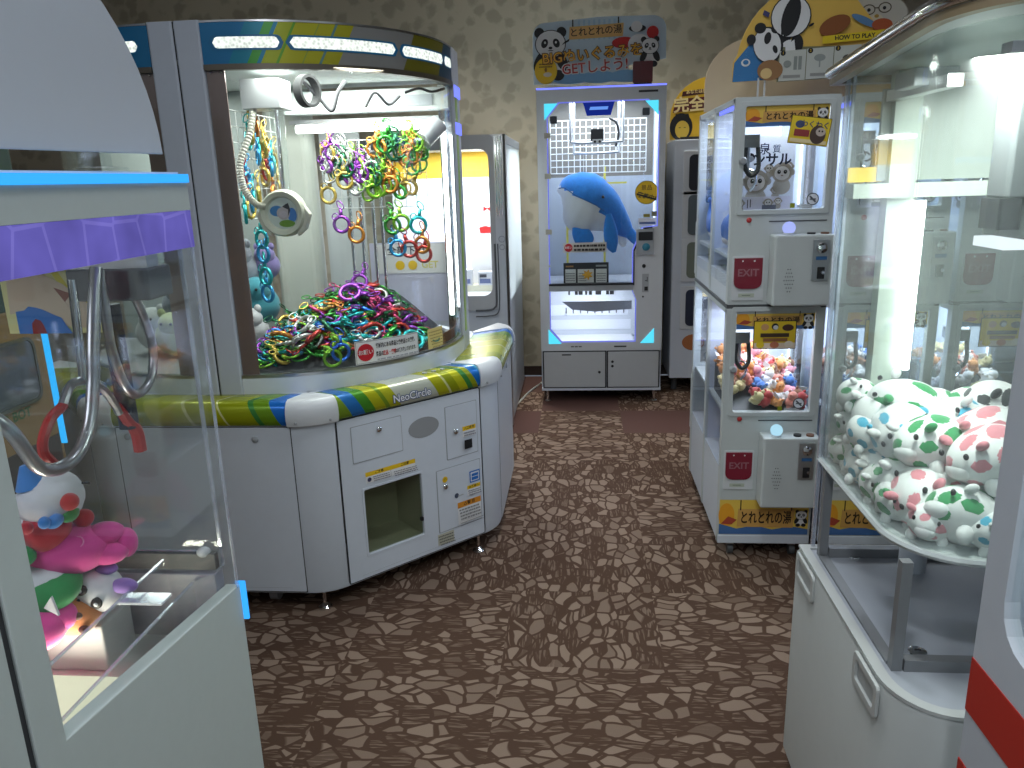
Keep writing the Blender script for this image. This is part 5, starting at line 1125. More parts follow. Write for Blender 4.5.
        MB().cyl((x0 + .185, y0 - .055, cz1), (x0 + .185, y0 - .055, cz1 + .006), .017, 16).build('ball_socket', BODY, t)
        for bx_, c in ((x1 - .085, BLACK), (x1 - .040, P('brown_button', (.16, .07, .04), .4) if not bpy.data.materials.get('brown_button') else bpy.data.materials['brown_button'])):
            MB().cyl((bx_, y0 - .055, cz1), (bx_, y0 - .055, cz1 + .006), .014, 14).build('play_button', c, t)
        MB().lathe([(.009, 0), (.009, -.004), (.005, -.007), (0, -.007)], (x0 + .062, y0, fz + .130), 'y', 14).build('red_button', P('red_button', (.45, .03, .03), .35) if not bpy.data.materials.get('red_button') else bpy.data.materials['red_button'], t, smooth=40)
        MB().box(x0 + .13, y0 - .0015, fz + .122, x1 - .02, y0 - .0002, fz + .126).build('slot_line', DGREY, t)
    MB().box(x0 - .001, y0 + .002, .978, x1 + .001, y1, .992).build('middle_gap', DGREY, t)
    MB().box(x0, y0 - .002, .0602, x1, y0 + .0195, .095).build('plinth', BODY, t, bevel=.003)
    art(t, fr(.004, .100, y0), toretore(None, TWID - .012, .142, 0), 'front_sign')
    for cx_ in (x0 + .055, x1 - .055):
        for cy_ in (y0 + .05, y1 - .05):
            c_ = MB().box(cx_ - .014, cy_ - .02, .042, cx_ + .014, cy_ + .012, .06).build('castor_fork', STEEL, t)
            MB().cyl((cx_ - .010, cy_ - .012, .022), (cx_ + .010, cy_ - .012, .022), .022, 16).build('castor_wheel', DGREY, c_, smooth=40)
    for z in (1.60,): MB().box(x0 - .0015, y0 + .025, 1.655, x0 + .001, y0 + .30, 1.668).build('blue_light', LEDV, t)
    return t
tw = tower(TX, TY)
tag(tw, 'two storey white claw tower nearest the aisle with monkey poster')
def place(o, x, y, label, rz=0):
    c = dup(o); c.location = (x, y, 0); c.rotation_euler = (0, 0, rz); c['label'] = label; return c
tb = place(tw, TX + TWID, TY + .405 + TDEP, 'white claw tower standing back to back behind the tower at the aisle', math.pi)
t2 = place(tw, TX + .385, TY, 'second claw tower along the row, seen through the clear plush machine')
t3 = place(tw, TX + .775, TY, 'third claw tower along the row, beside the stile of the red striped machine')
# blue dolphins in the upper storeys
BLP = P('sea_blue_plush', (.02, .14, .55), .85, grain=.15, sub=.3)
def dolphin(x, y, z, rz, label, k=1.55):
    t = thing('plush_toy', label, 'plush toy', (x, y, z), 'blue plush in the aisle towers')
    M_ = Matrix.Translation((x, y, z)) @ Matrix.Rotation(rz, 4, 'Z') @ Matrix.Scale(k, 4)
    g = lambda c: tuple(M_ @ Vector(c))
    MB().tube(bez([g((-.09, 0, .05)), g((-.04, 0, .06)), g((.02, 0, .075)), g((.07, 0, .11)), g((.09, 0, .165))], 20), [k * v for v in [.012, .02, .034, .042, .048, .052, .053, .053, .05, .048, .045, .041, .037, .032, .028, .024, .02, .016, .013, .01, .008, .006, .005]][:len(bez([(0, 0, 0)] * 5, 20))], 14).build('body', BLP, t, smooth=True)
    MB().ball(g((.095, 0, .165)), (k * .014, k * .045, k * .012), 12).build('tail', BLP, t, smooth=True); MB().ball(g((-.01, 0, .125)), (k * .02, k * .007, k * .03), 10).build('fin', BLP, t, smooth=True)
    MB().ball(g((-.03, 0, .035)), (k * .05, k * .036, k * .024), 14).build('belly', PLW, t, smooth=True)
    return t
dolphin(.606, 3.06, 1.162, 1.4, 'blue plush toy in the upper storey of the front aisle tower behind the side pane', 1.3)
dolphin(.598, 3.33, 1.162, 1.4, 'blue plush toy in the upper storey of the rear aisle tower nearer the seam', 1.05)
dolphin(.60, 3.48, 1.162, 1.75, 'blue plush toy in the upper storey of the rear aisle tower near its far corner', 1.05)
# heaps of small plush with white name cards in the lower storeys
SC = [(n, fab('small_plush_' + n, c)) for n, c in (('salmon', (.70, .26, .20)), ('white', (.70, .68, .68)), ('pink', (.70, .30, .36)), ('brown', (.28, .13, .07)), ('blue', (.06, .18, .50)), ('orange', (.68, .28, .08)), ('red', (.45, .05, .05)), ('pale_yellow', (.66, .56, .28)))]
sm = bpy.data.meshes.new('small_plush')
mb = MB(); mb.ball((0, 0, 0), (.024, .021, .021), 12).ball((.022, 0, .014), (.019, .019, .018), 12)
for s in (-1, 1): mb.ball((.026, s * .014, .030), (.006, .006, .007), 8); mb.ball((.006, s * .021, .004), (.009, .007, .007), 8); mb.ball((-.018, s * .013, -.004), (.009, .007, .008), 8)
bmesh.ops.recalc_face_normals(mb.bm, faces=mb.bm.faces); mb.bm.to_mesh(sm); mb.bm.free(); sm.materials.append(None); sm.polygons.foreach_set('use_smooth', [True] * len(sm.polygons))
cm = bpy.data.meshes.new('name_card'); mb = MB(); mb.box(-.016, -.0008, -.011, .016, .0008, .011); bmesh.ops.recalc_face_normals(mb.bm, faces=mb.bm.faces); mb.bm.to_mesh(cm); mb.bm.free(); cm.materials.append(P('white_card_stock', (.76, .76, .76), .6))
def small_plush(x, y, z, where, card, grp, only=None):
    n, m_ = rnd.choice(SC if only is None else [q for q in SC if q[0] in only])
    o = bpy.data.objects.new('small_plush', sm); COL.objects.link(o); o.location = (x, y, z)
    o.rotation_euler = (rnd.uniform(-.9, .9), rnd.uniform(-.9, .9), rnd.uniform(3.4, 6.0)); o.material_slots[0].link = 'OBJECT'; o.material_slots[0].material = m_
    tag(o, n.replace('_', ' ') + ' small plush toy ' + ('with white card ' if card else '') + 'in the lower window of ' + where, 'plush toy', grp)
    if card:
        c = bpy.data.objects.new('name_card', cm); COL.objects.link(c); c.parent = o; c.location = (.004, .0, .034); c.rotation_euler = (rnd.uniform(-.4, .4), rnd.uniform(-.4, .4), rnd.uniform(-.6, .6))
def heap(x0, y0, n, where, only=None):
    pts = []; tr = 0
    while len(pts) < n and tr < 4000:
        tr += 1; x = rnd.uniform(.035, .30); y = rnd.uniform(.055, .35)
        if x < .12 and y < .13: continue
        if any((x - a) ** 2 + (y - b) ** 2 < .031 ** 2 for a, b, _ in pts): continue
        h = .605 + .14 * min(1, max(0, (y - .04) / .26)) * (1.15 - 1.0 * abs(x - .12) / .3)
        pts.append((x, y, h))
    for i, (x, y, h) in enumerate(pts): small_plush(x0 + x, y0 + y, h, where, i % 3 == 0, 'small plush heap in ' + where, only)
heap(TX, TY, 62, 'the aisle tower')
heap(TX + .385, TY, 22, 'the second tower', ('blue', 'white', 'brown'))
heap(TX + .775, TY, 26, 'the third tower', ('orange', 'pale_yellow', 'white', 'salmon'))
for (tx) in (TX, TX + .385, TX + .775):
    rm = thing('foam_ramp', {TX: 'dark ramp under the small plush heap in the aisle tower', TX + .385: 'dark ramp under the small plush heap in the second tower', TX + .775: 'dark ramp under the small plush heap in the third tower'}[tx], 'ramp', (tx + .17, TY + .2, .58))
    MB().prism([(TY + .05, .5805), (TY + .37, .5805), (TY + .37, .70), (TY + .28, .69)], 'x', tx + .03, tx + .31).build('ramp', DGREY, rm)
# signs standing on the towers
sg = thing('panda_ball_signboard', 'yellow arched signboard with a panda balancing a striped ball on the aisle tower', 'signboard', (.80, 3.05, 1.692))
prof = [(.556, 1.765), (.556, 1.83)] + [(.80 + .235 * math.cos(R(a)), 1.80 + .275 * math.sin(R(a))) for a in range(168, 60, -9)] + [(.95, 2.05), (1.03, 1.955), (1.08, 1.87), (1.10, 1.79), (.86, 1.775)]
MB().prism(prof, 'y', 3.048, 3.056).build('board', P('yellow_signboard', srgb(228, 186, 84), .5), sg)
mb = MB(); mb.box(.63, 3.03, 1.6925, .685, 3.075, 1.700); mb.build('stand_foot', WHITE, sg)
for x in (.645, .668): MB().box(x, 3.046, 1.70, x + .006, 3.0485, 1.78).build('stand_post', WHITE, sg)
f = Frame((0, 3.048, 0), (1, 0, 0), (0, 0, 1))
SEA = srgb(52, 120, 178)
it = [('p', [(.556, 1.766), (.72, 1.77), (.70, 1.83), (.66, 1.87), (.62, 1.90), (.585, 1.86), (.560, 1.83)], SEA)] + [('e', x, z, .016, .013, c) for x, z, c in ((.578, 1.80, W), (.578, 1.80, SEA), (.615, 1.86, W), (.615, 1.86, SEA), (.60, 1.83, W), (.64, 1.79, W), (.64, 1.79, SEA))] + \
  [('e', x, z, .010, .008, SEA) for x, z in ((.578, 1.801), (.615, 1.861), (.60, 1.831))] + \
  [('e', .705, 1.86, .05, .055, K, 20), ('e', .725, 1.90, .035, .02, K, 40), ('e', .75, 1.87, .03, .03, W), ('e', .775, 1.885, .022, .032, K), ('p', [(.735, 1.88), (.765, 1.90), (.775, 1.84), (.74, 1.83)], W), ('e', .675, 1.885, .052, .062, K, 18), ('e', .672, 1.885, .047, .057, W, 18), ('e', .645, 1.942, .02, .018, K), ('e', .70, 1.938, .018, .016, K), ('e', .672, 1.908, .012, .020, K, -10), ('e', .70, 1.87, .008, .014, K, 20), ('e', .615, 1.905, .016, .018, K),
   ('e', .748, 1.975, .070, .070, K), ('e', .748, 1.975, .066, .066, W), ('p', ell(.748, 1.975, .030, .066, -14), K), ('p', ell(.735, 1.975, .010, .064, -14), K), ('p', [(.675, 1.99), (.655, 2.00), (.65, 1.985), (.67, 1.975)], srgb(60, 60, 110)), ('e', .82, 1.945, .01, .004, K, 30),
   ('e', .685, 1.80, .045, .035, srgb(150, 110, 70)), ('e', .672, 1.79, .02, .018, srgb(222, 190, 130)), ('e', .90, 1.94, .055, .03, srgb(140, 80, 36), 20), ('p', [(.86, 1.91), (.89, 1.93), (.87, 1.945)], srgb(140, 80, 36)), ('e', 1.0, 1.95, .05, .012, srgb(90, 130, 170), -25), ('e', 1.06, 1.935, .035, .02, srgb(170, 80, 40))]
art(sg, f, it, 'sign_print')
MB().prism([(.712, 1.760), (1.09, 1.772), (1.09, 1.869), (.712, 1.877)], 'y', 3.042, 3.046).build('instruction_card', P('olive_card_back', srgb(120, 120, 90), .5), sg)
cells = []
for i in range(4):
    x = .717 + .094 * i; cells += [('p', [(x, 1.762 + .003 * i), (x + .092, 1.764 + .003 * i), (x + .092, 1.866 + .004 * i), (x, 1.863 + .004 * i)], srgb(196, 198, 190)), ('e', x + .012, 1.856 + .004 * i, .009, .009, K), ('t', str(i + 1), x + .012, 1.856 + .004 * i, .013, YEL), ('r', x + .015, 1.772 + .003 * i, .06, .010, srgb(150, 150, 145))]
    if i == 0: cells += [('r', x + .05, 1.799, .012, .045, srgb(140, 145, 140)), ('r', x + .066, 1.799, .012, .045, srgb(140, 145, 140)), ('e', x + .028, 1.819, .014, .012, srgb(140, 145, 140))]
    if i == 1: cells += [('e', x + .045, 1.836, .02, .012, srgb(150, 155, 150)), ('r', x + .043, 1.804, .005, .03, srgb(150, 155, 150))]
    if i == 2: cells += [('e', x + .045, 1.829, .016, .013, srgb(60, 60, 60)), ('e', x + .045, 1.827, .008, .008, W)]
art(sg, Frame((0, 3.042, 0), (1, 0, 0), (0, 0, 1)), cells + [('p', [(.86, 1.880), (1.085, 1.892), (1.085, 1.920), (.86, 1.905)], srgb(226, 196, 30)), ('t', 'HOW TO PLAY', .97, 1.899, .02, K, .03, 2)], 'instruction_print')
bs = thing('beige_signboard', 'plain beige arched back of a signboard on the rear aisle tower', 'signboard', (.78, 3.42, 1.692))
MB().prism([(.515, 1.6935), (.515, 1.78)] + [(.70 + .185 * math.cos(R(a)), 1.80 + .17 * math.sin(R(a))) for a in range(175, 80, -10)] + [(1.10, 1.97), (1.15, 1.6935)], 'y', 3.42, 3.428).build('board', P('beige_board', srgb(222, 206, 180), .6), bs)
MB().box(.60, 3.405, 1.6925, .80, 3.445, 1.705).build('foot_rail', DGREY, bs)
ss = thing('seal_signboard', 'tan signboard with a white seal wearing glasses behind the panda ball signboard', 'signboard', (1.18, 3.10, 1.692))
MB().prism([(.98, 1.6935), (.98, 1.86)] + [(1.14 + .16 * math.cos(R(a)), 1.87 + .05 * math.sin(R(a))) for a in range(170, 9, -20)] + [(1.40, 1.90), (1.40, 1.6935)], 'y', 3.12, 3.128).build('board', P('tan_board', srgb(206, 160, 80), .6), ss)
seal = [(1.045, 1.895), (1.035, 1.93), (1.05, 1.985), (1.055, 2.03), (1.10, 2.06), (1.16, 2.06), (1.195, 2.03), (1.205, 1.97), (1.23, 1.93), (1.20, 1.895), (1.12, 1.885)]
MB().prism([(x - .065, z + .012) for x, z in seal], 'y', 3.11, 3.119).build('seal_cutout', P('seal_grey_white', srgb(196, 192, 180), .6), ss, bevel=.002)
f = Frame((-.065, 3.11, .012), (1, 0, 0), (0, 0, 1))
art(ss, f, [('e', 1.13, 1.96, .11, .075, srgb(176, 170, 156)), ('e', 1.13, 1.965, .104, .07, srgb(198, 194, 182)), ('e', 1.10, 1.985, .023, .018, srgb(90, 80, 60)), ('e', 1.10, 1.985, .019, .014, srgb(196, 192, 180)), ('e', 1.155, 1.99, .023, .018, srgb(90, 80, 60)), ('e', 1.155, 1.99, .019, .014, srgb(196, 192, 180)), ('e', 1.10, 1.984, .006, .006, K), ('e', 1.153, 1.989, .006, .006, K), ('r', 1.12, 1.988, .015, .004, srgb(90, 80, 60)), ('e', 1.128, 1.955, .022, .014, srgb(214, 206, 180)), ('e', 1.128, 1.963, .008, .006, srgb(170, 140, 60)), ('r', 1.113, 1.943, .03, .003, srgb(110, 100, 90)), ('e', 1.06, 1.92, .014, .02, srgb(180, 176, 166)), ('e', 1.055, 1.925, .003, .003, K)], 'seal_print')
MB().box(1.0, 3.10, 1.6925, 1.2, 3.14, 1.705).build('foot_rail', DGREY, ss)

# ------------------------------------------------------------------ clear plush machine at the right
rm = thing('claw_machine', 'clear walled machine on a white rounded base, filled with white spotted plush toys', 'claw machine', (.85, 1.42, 0))
def rbase(g, xr=1.22):
    return [(.505 - g, 1.705 + g), (.505 - g, 1.215)] + [(.605 - (.10 + g) * math.cos(R(a)), 1.215 - (.115 + g) * math.sin(R(a))) for a in range(10, 91, 10)] + [(xr, 1.10 - g), (xr, 1.705 + g)]
mb = MB(); mb.rings([[Vector((x, y, z)) for x, y in rbase(g)] for g, z in ((-.02, .025), (0, .045), (0, .585), (-.006, .597))]); mb.build('base', P('warm_white_base', (.47, .49, .48), .4), rm, smooth=35)
mb = MB(); mb.ring(rbase(-.002), rbase(-.022, 1.20), 'z', .5975, .604); mb.build('base_lip', bpy.data.materials['warm_white_base'], rm, smooth=35)
MB().prism(rbase(-.012), 'z', .597, .600).build('base_top', P('base_top_grey', (.36, .385, .43), .45), rm)
for y0_, y1_ in ((1.185, 1.30), (1.56, 1.69)):
    mb = MB(); mb.frame(y0_, .53, y1_, .595, .014, 'x', .499, .506, .01, .006); mb.build('handle', bpy.data.materials['warm_white_base'], rm, bevel=.002)
    MB().box(.5042, y0_ + .012, .542, .5048, y1_ - .012, .583).build('handle_recess', P('handle_recess', (.38, .40, .40), .5), rm)
for i, (x, y) in enumerate(((.615, 1.655), (.605, 1.285))):
    l_ = MB().lathe([(.017, .6), (.016, .603), (.010, .605), (.0, .605)], (x, y, 0), 'z', 16).build('lock', CHROME, rm, smooth=40); MB().box(x - .006, y - .0015, .6052, x + .006, y + .0015, .606).build('keyhole', BLACK, l_)
POSTM = P('frame_grey_metal', (.22, .23, .24), .4, .3)
for x, y in ((.546, 1.655), (.546, 1.235), (1.16, 1.655), (1.16, 1.235)): MB().box(x - .009, y - .009, .600, x + .009, y + .009, .808).build('frame_post', POSTM, rm)
for y in (1.655, 1.235): MB().box(.558, y - .010, .600, 1.148, y + .010, .622).build('frame_rail', POSTM, rm)
for x in (.546, 1.16): MB().box(x - .010, 1.247, .600, x + .010, 1.643, .606).build('frame_rail', POSTM, rm)
MB().cyl((.72, 1.60, .6), (.72, 1.60, .808), .028, 18).build('support_tube', BODY, rm, smooth=40)
def rtray(g): return [(.535 - g, 1.70), (.535 - g, 1.36)] + [(.665 - (.13 + g) * math.cos(R(a)), 1.345 - (.14 + g) * math.sin(R(a))) for a in range(5, 91, 8)] + [(1.18, 1.205 - g), (1.18, 1.70)]
mb = MB(); mb.rings([[Vector((x, y, z)) for x, y in rtray(g)] for g, z in ((-.012, .808), (0, .812), (.003, .818), (0, .824), (-.012, .824))]); mb.build('plush_tray', P('pale_clear_tray', (.50, .54, .54), .25), rm, smooth=40)
gl = rtray(-.004)
mb = MB().strip(gl[:-1][::1], .004, .826, 1.612)
for v in mb.bm.verts:
    if v.co.z > 1.5: v.co.z += (1.73 - v.co.y) * .075
mb.build('curved_pane', ACRYLH, rm, smooth=40)
MB().box(.539, 1.696, .826, 1.176, 1.70, 1.632).build('rear_pane', ACRYLH, rm)
mb = MB(); mb.box(.533, 1.692, .60, .541, 1.702, 1.632); mb.build('pane_edge', EDGE, rm)
MB().box(.543, 1.684, .62, .549, 1.69, 1.632).build('pane_edge', EDGE, rm)
top = lambda g: [(.505 - g, 1.73 + g), (.505 - g, 1.31)] + [(.655 - (.15 + g) * math.cos(R(a)), 1.29 - (.155 + g) * math.sin(R(a))) for a in range(5, 91, 8)] + [(1.21, 1.135 - g), (1.21, 1.73 + g)]
def rising(mb):
    for v in mb.bm.verts:
        if v.co.z > 1.5: v.co.z += (1.73 - v.co.y) * .075
    return mb
rising(MB().prism(top(-.018), 'z', 1.628, 1.637)).build('roof', P('pale_roof', (.48, .52, .52), .4), rm)
rising(MB().ring(top(-.004), top(-.022), 'z', 1.614, 1.627)).build('roof_reflection_band', P('brown_rim', (.26, .20, .12), .35), rm, smooth=35)  # brown ring paints in the reflection below the chrome rail
mb = MB(); mb.tube([(x, y, 1.638) for x, y in top(-.004)[:-1]], .0105, 10); rising(mb).build('chrome_rim', CHROME, rm, smooth=True)
MB().box(.617, 1.655, .826, .668, 1.69, 1.632).build('light_post', P('pale_green_post', (.42, .48, .43), .4), rm)
MB().cyl((.677, 1.645, 1.04), (.677, 1.645, 1.385), .0115, 14).build('light_tube', EM('white_tube', (.93, 1., .95), 14.), rm, smooth=True)
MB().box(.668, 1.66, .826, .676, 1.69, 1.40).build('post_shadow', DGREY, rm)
MB().box(.545, 1.64, 1.392, 1.17, 1.69, 1.420).build('cross_beam', P('pale_beam', (.42, .46, .42), .4), rm)
MB().box(.60, 1.675, 1.425, .98, 1.685, 1.60).build('upper_back_panel', P('pale_upper_panel', (.28, .31, .29), .5), rm)
MB().box(.545, 1.680, 1.423, .612, 1.684, 1.452).build('amber_label', P('amber_label', srgb(230, 190, 80), .5), rm)
MB().box(.646, 1.672, 1.435, .652, 1.675, 1.495).build('dark_slot', BLACK, rm)
MB().rbox(.690, 1.27, 1.335, .93, 1.42, 1.62, .006).build('gantry_box', P('gantry_green_grey', (.05, .06, .056), .55), rm, bevel=.003)
MB().rbox(.662, 1.29, 1.40, .689, 1.36, 1.55, .003).build('gantry_bracket', DGREY, rm, bevel=.002)
MB().rbox(.655, 1.30, 1.350, .689, 1.36, 1.398, .002).build('gantry_gear', BLACK, rm)
MB().box(.670, 1.30, 1.318, .92, 1.40, 1.334).build('gantry_lamp', EM('gantry_light', (.85, .92, 1.), 1.3), rm)
MB().box(.60, 1.40, 1.575, .625, 1.66, 1.595).build('top_rail', STEEL, rm)
MB().rbox(.575, 1.47, 1.585, .65, 1.56, 1.615, .004).build('rail_carriage', GREY, rm, bevel=.003)
MB().box(.60, 1.21, 1.60, 1.15, 1.24, 1.615).build('top_rail', GREY, rm)
lamp('AREA', 'case_light', (.80, 1.50, 1.60), 2.6, (.93, 1, .95), rm, .3, .1)
lamp('AREA', 'edge_fill_light', (.60, 1.28, 1.60), 7., (.93, 1, .95), rm, .06, .18)  # added lamp along the left edge to brighten the plush heap
# spotted plush
SPW = fab('spotted_plush_white', (.78, .79, .78))
SPC = {'green': fab('plush_green_spot', (.03, .28, .09)), 'blue': fab('plush_blue_spot', (.06, .36, .52)), 'pink': fab('plush_pink_spot', (.66, .24, .28)), 'black': fab('plush_black_spot', (.02, .02, .022))}
def ico(sub):
    b = bmesh.new(); bmesh.ops.create_icosphere(b, subdivisions=sub, radius=1); return b
def spotted(seed):
    q = random.Random(seed); b = ico(5)
    spots = []
    while len(spots) < 13:
        d = Vector((q.gauss(0, 1), q.gauss(0, 1), q.gauss(0, 1))).normalized()
        if all(d.angle(s[0]) > .62 for s in spots): spots.append((d, q.uniform(.17, .28), Vector((q.gauss(0, 1), q.gauss(0, 1), q.gauss(0, 1))).normalized()))
    for f in b.faces:
        c = f.calc_center_median().normalized()
        for d, a, e in spots:
            st = (c - d); k = st.dot(e); rad = math.sqrt(max(0, st.length_squared - k * k * .55))
            if rad < a: f.material_index = 1
    for v in b.verts:
        p = v.co.copy(); x = p.x
        s = 1 - .16 * x
        v.co = Vector((p.x * .072, p.y * .056 * s, p.z * .052 * s))
    me = bpy.data.meshes.new('spotted_plush'); b.to_mesh(me); b.free()
    me.polygons.foreach_set('use_smooth', [True] * len(me.polygons)); me.materials.append(SPW); me.materials.append(None); return me
SPM = [spotted(s) for s in range(5)]
def prt(fn):
    mb = MB(); fn(mb); bmesh.ops.recalc_face_normals(mb.bm, faces=mb.bm.faces); me = bpy.data.meshes.new('plush_part'); mb.bm.to_mesh(me); mb.bm.free(); me.polygons.foreach_set('use_smooth', [True] * len(me.polygons)); return me
EARM = prt(lambda m: m.ball((0, 0, 0), (.010, .013, .008), 12)); SNOUT = prt(lambda m: m.ball((0, 0, 0), (.016, .024, .017), 14)); LEGM = prt(lambda m: m.ball((0, 0, 0), (.015, .013, .018), 12)); EYEM = prt(lambda m: m.ball((0, 0, 0), (.005, .004, .006), 8))
EARM.materials.append(None); SNOUT.materials.append(SPW); LEGM.materials.append(SPW); EYEM.materials.append(BLACK)
def spotted_plush(p, rot, col, label, group=None, sc_=1.0):
    r = thing('spotted_plush', label, 'plush toy', p, group); r.rotation_euler = rot; r.scale = (sc_,) * 3
    def ch(name, me, loc, mat=None, rx=(0, 0, 0)):
        o = bpy.data.objects.new(name, me); COL.objects.link(o); o.parent = r; o.location = loc; o.rotation_euler = rx
        if mat: 
            i = len(o.material_slots) - 1; o.material_slots[i].link = 'OBJECT'; o.material_slots[i].material = mat
        return o
    ch('body', SPM[rnd.randrange(5)], (0, 0, 0), SPC[col]); ch('snout', SNOUT, (.060, 0, -.008))
    for s in (-1, 1):
        ch('ear', EARM, (.040, s * .040, .036), SPC[col] if col in ('pink', 'black') or rnd.random() < .35 else SPW, (s * .5, 0, 0)); ch('eye', EYEM, (.064, s * .027, .022))
        ch('leg', LEGM, (-.035, s * .034, -.038)); ch('leg', LEGM, (.028, s * .034, -.040))
    return r
LBL = {}
# (x, y, z, colour, yaw): laid in rows on the tray
rows = [(.612, 1.60, .875, 'green', 262), (.610, 1.51, .872, 'blue', 256), (.606, 1.425, .870, 'green', 264), (.612, 1.352, .872, 'pink', 250), (.654, 1.290, .868, 'green', 200),
        (.735, 1.272, .868, 'green', 195), (.83, 1.272, .868, 'blue', 345), (.680, 1.575, .875, 'blue', 345), (.672, 1.545, .885, 'blue', 190), (.675, 1.455, .890, 'green', 240), (.690, 1.375, .895, 'pink', 200),
        (.760, 1.350, .895, 'pink', 330), (.835, 1.355, .90, 'green', 210), (.755, 1.585, .89, 'green', 350), (.762, 1.535, .90, 'blue', 210), (.770, 1.44, .905, 'blue', 240), (.85, 1.59, .90, 'pink', 200), (.86, 1.52, .91, 'green', 200), (.87, 1.43, .91, 'blue', 260),
        (.614, 1.575, .955, 'green', 105), (.622, 1.490, .948, 'blue', 252), (.640, 1.412, .955, 'green', 210), (.700, 1.325, .962, 'pink', 200), (.715, 1.600, .955, 'green', 190), (.725, 1.500, .965, 'blue', 230), (.735, 1.410, .97, 'pink', 180), (.805, 1.57, .965, 'green', 340), (.80, 1.53, .985, 'black', 230), (.82, 1.395, .98, 'pink', 230), (.885, 1.50, .985, 'black', 200), (.91, 1.45, .98, 'blue', 200),
        (.655, 1.56, .985, 'green', 160)]
desc = {0: 'in the far corner against the clear left wall', 1: 'low against the left wall, second from the far corner', 2: 'low against the left wall halfway along', 3: 'low at the bend of the clear wall', 4: 'lowest at the near rounded corner of the tray', 5: 'low at the front edge of the tray', 19: 'topmost in the far corner', 20: 'upper row by the left wall behind the green one', 21: 'big in the middle of the upper row', 22: 'foremost, large beside the bend', 23: 'at the rear foot of the light tube', 31: 'on top near the light post'}
for i, (x, y, z, c, yaw) in enumerate(rows):
    lb = 'white plush with ' + c + ' spots ' + (desc[i] if i in desc else 'among the heap in the clear machine')
    spotted_plush((x, y, z), (rnd.uniform(-.5, .5), rnd.uniform(-.5, .35), R(yaw)), c, lb, 'white spotted plush in the clear machine')

for x, y, z, c, yaw, lb in ((.584, 1.648, .860, 'green', 268, 'lowest in the far left corner of the clear machine'), (.590, 1.640, .925, 'green', 250, 'second up in the far left corner'), (.588, 1.632, .985, 'green', 275, 'highest in the far left corner of the clear machine'), (.582, 1.545, .858, 'blue', 262, 'squeezed low against the left pane of the clear machine'),
        (.584, 1.540, .930, 'blue', 280, 'squeezed high against the left pane of the clear machine'), (.581, 1.455, .857, 'green', 255, 'low against the left pane halfway to the bend'), (.583, 1.375, .857, 'green', 262, 'low against the left pane just before the bend'), (.607, 1.295, .857, 'pink', 235, 'at the foot of the bend in the clear pane'), (.690, 1.250, .856, 'blue', 185, 'lying at the front edge of the tray'), (.79, 1.248, .856, 'green', 350, 'at the tray front nearer the red striped machine')):
    spotted_plush((x, y, z), (rnd.uniform(-.4, .4), rnd.uniform(-.3, .2), R(yaw)), c, 'small white plush with ' + c + ' spots ' + lb, 'white spotted plush in the clear machine', .72)

# ------------------------------------------------------------------ red striped machine at the right edge
sm_ = thing('claw_machine', 'white machine with red stripes and rounded window beside the clear plush machine', 'claw machine', (.9, .45, 0))
XR = .53
MB().ring(rrect(-.2, .857, .97, 1.90, .0), [(p[0], p[1]) for p in rrect(-.1, .862, .918, 1.80, .055)], 'x', XR, XR + .02).build('side_frame', P('striped_machine_white', (.50, .53, .58), .4), sm_, bevel=.001)
SW = bpy.data.materials['striped_machine_white']
MB().box(XR, -.2, .03, XR + .02, .97, .857).build('side_panel', SW, sm_)
MB().box(XR + .02, .95, .03, 1.2, .97, 1.90).build('far_panel', SW, sm_); MB().box(XR, -.2, 1.90, 1.2, .97, 1.94).build('roof_panel', SW, sm_)
MB().box(1.18, -.2, .03, 1.2, .95, 1.90).build('side_panel', SW, sm_); MB().box(XR + .02, -.2, .03, 1.18, -.18, 1.90).build('near_panel', SW, sm_)
MB().box(XR + .02, -.18, .68, 1.18, .95, .695).build('prize_deck', P('pale_teal_deck', (.55, .66, .66), .4), sm_)
STR = P('red_stripe', (.46, .02, .012), .4)
for z0, z1 in ((.722, .803), (.56, .642), (.40, .482)): MB().box(XR - .0015, -.2, z0, XR, .9695, z1).build('red_stripe', STR, sm_)
MB().box(XR + .008, -.1, .862, XR + .011, .918, 1.80).build('window_pane', ACRYL, sm_)
MB().cyl((XR + .10, .949, .95), (XR + .10, .940, .95), .012, 12).build('screw_cap', DGREY, sm_)
lamp('AREA', 'case_light', (.85, .4, 1.88), 5, (.9, 1, 1), sm_, .4)
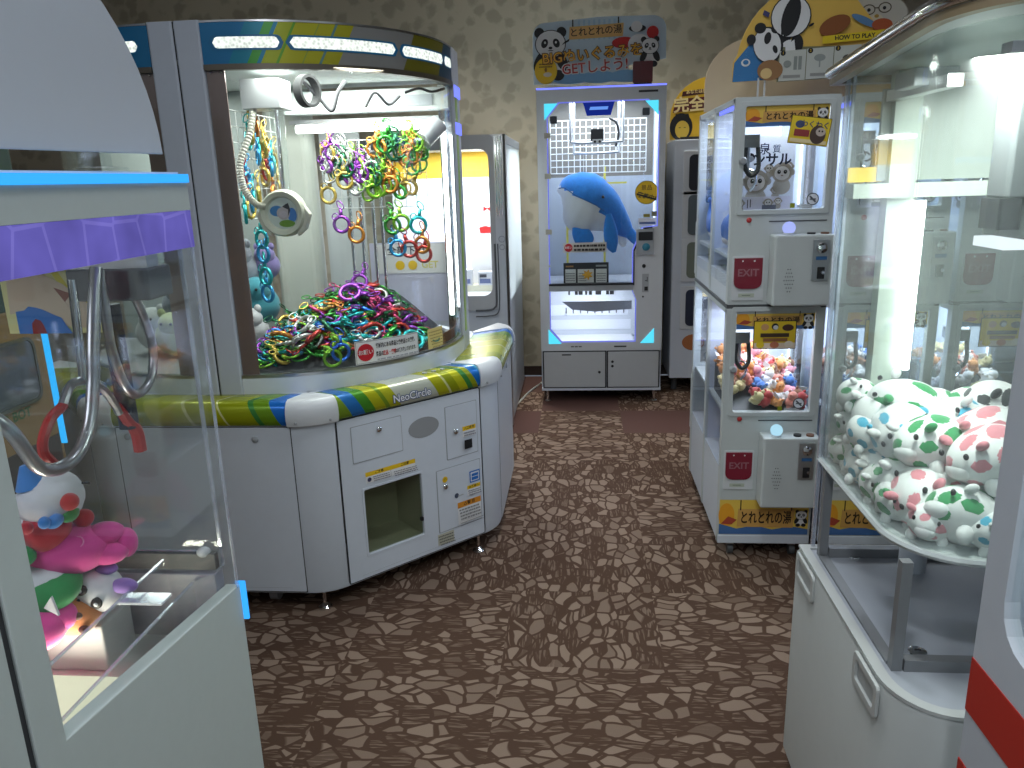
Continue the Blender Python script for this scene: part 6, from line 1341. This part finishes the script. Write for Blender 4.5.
BL2 = fab('bright_blue_plush', (.02, .22, .55))
for i, (x, y, z) in enumerate(((.605, .885, .775), (.60, .79, .78), (.69, .87, .79), (.60, .69, .78), (.70, .77, .79))):
    t = thing('plush_toy', ['bright blue plush toy at the far lower corner of the red striped machine window', 'bright blue plush toy second from the far corner of the red striped machine', 'bright blue plush toy in the second row of the red striped machine', 'bright blue plush toy nearer the camera in the red striped machine', 'bright blue plush toy deepest inside the red striped machine'][i], 'plush toy', (x, y, .696), 'blue plush in the red striped machine')
    MB().ball((x, y, z - .045), (.046, .048, .035), 14).ball((x, y, z), (.042, .048, .033), 16).ball((x - .01, y + .03, z + .025), (.025, .025, .022), 14).build('body', BL2, t, smooth=True); MB().ball((x - .012, y + .05, z + .045), (.008, .01, .014), 10).build('ear', BL2, t, smooth=True)

# ------------------------------------------------------------------ mustard machine beyond the left one
ym = thing('claw_machine', 'mustard yellow machine with grey screen seen through the purple banded machine', 'claw machine', (-1.9, 1.75, 0))
MB().rbox(-2.3, 1.25, .12, -1.502, 2.03, 1.15, .02).build('cabinet', P('mustard_panel', srgb(150, 118, 70), .5), ym, bevel=.004); MB().box(-2.28, 1.27, .0, -1.53, 2.01, .12).build('plinth', DGREY, ym)
MB().rbox(-2.3, 1.25, 1.15, -1.502, 2.03, 1.75, .02).build('upper_cabinet', P('dark_green_panel', (.03, .07, .05), .4), ym, bevel=.004)
MB().frame(1.40, .895, 1.965, 1.075, .008, 'x', -1.502, -1.494, .03, .025).build('screen_frame', P('olive_frame', (.10, .10, .07), .4), ym); MB().rbox(-1.501, 1.41, .904, -1.497, 1.956, 1.066, .024, 'x').build('screen', P('grey_screen', (.10, .11, .12), .2), ym)
art(ym, Frame((-1.502, 1.86, .874), (0, 1, 0), (0, 0, 1)), [('t', 'R BOT', 0, 0, .036, srgb(60, 100, 40), .03)], 'lettering')
MB().box(-1.502, 1.3, .55, -1.498, 2.0, .78).build('lower_panel', P('dark_brown_panel', (.06, .04, .03), .5), ym)
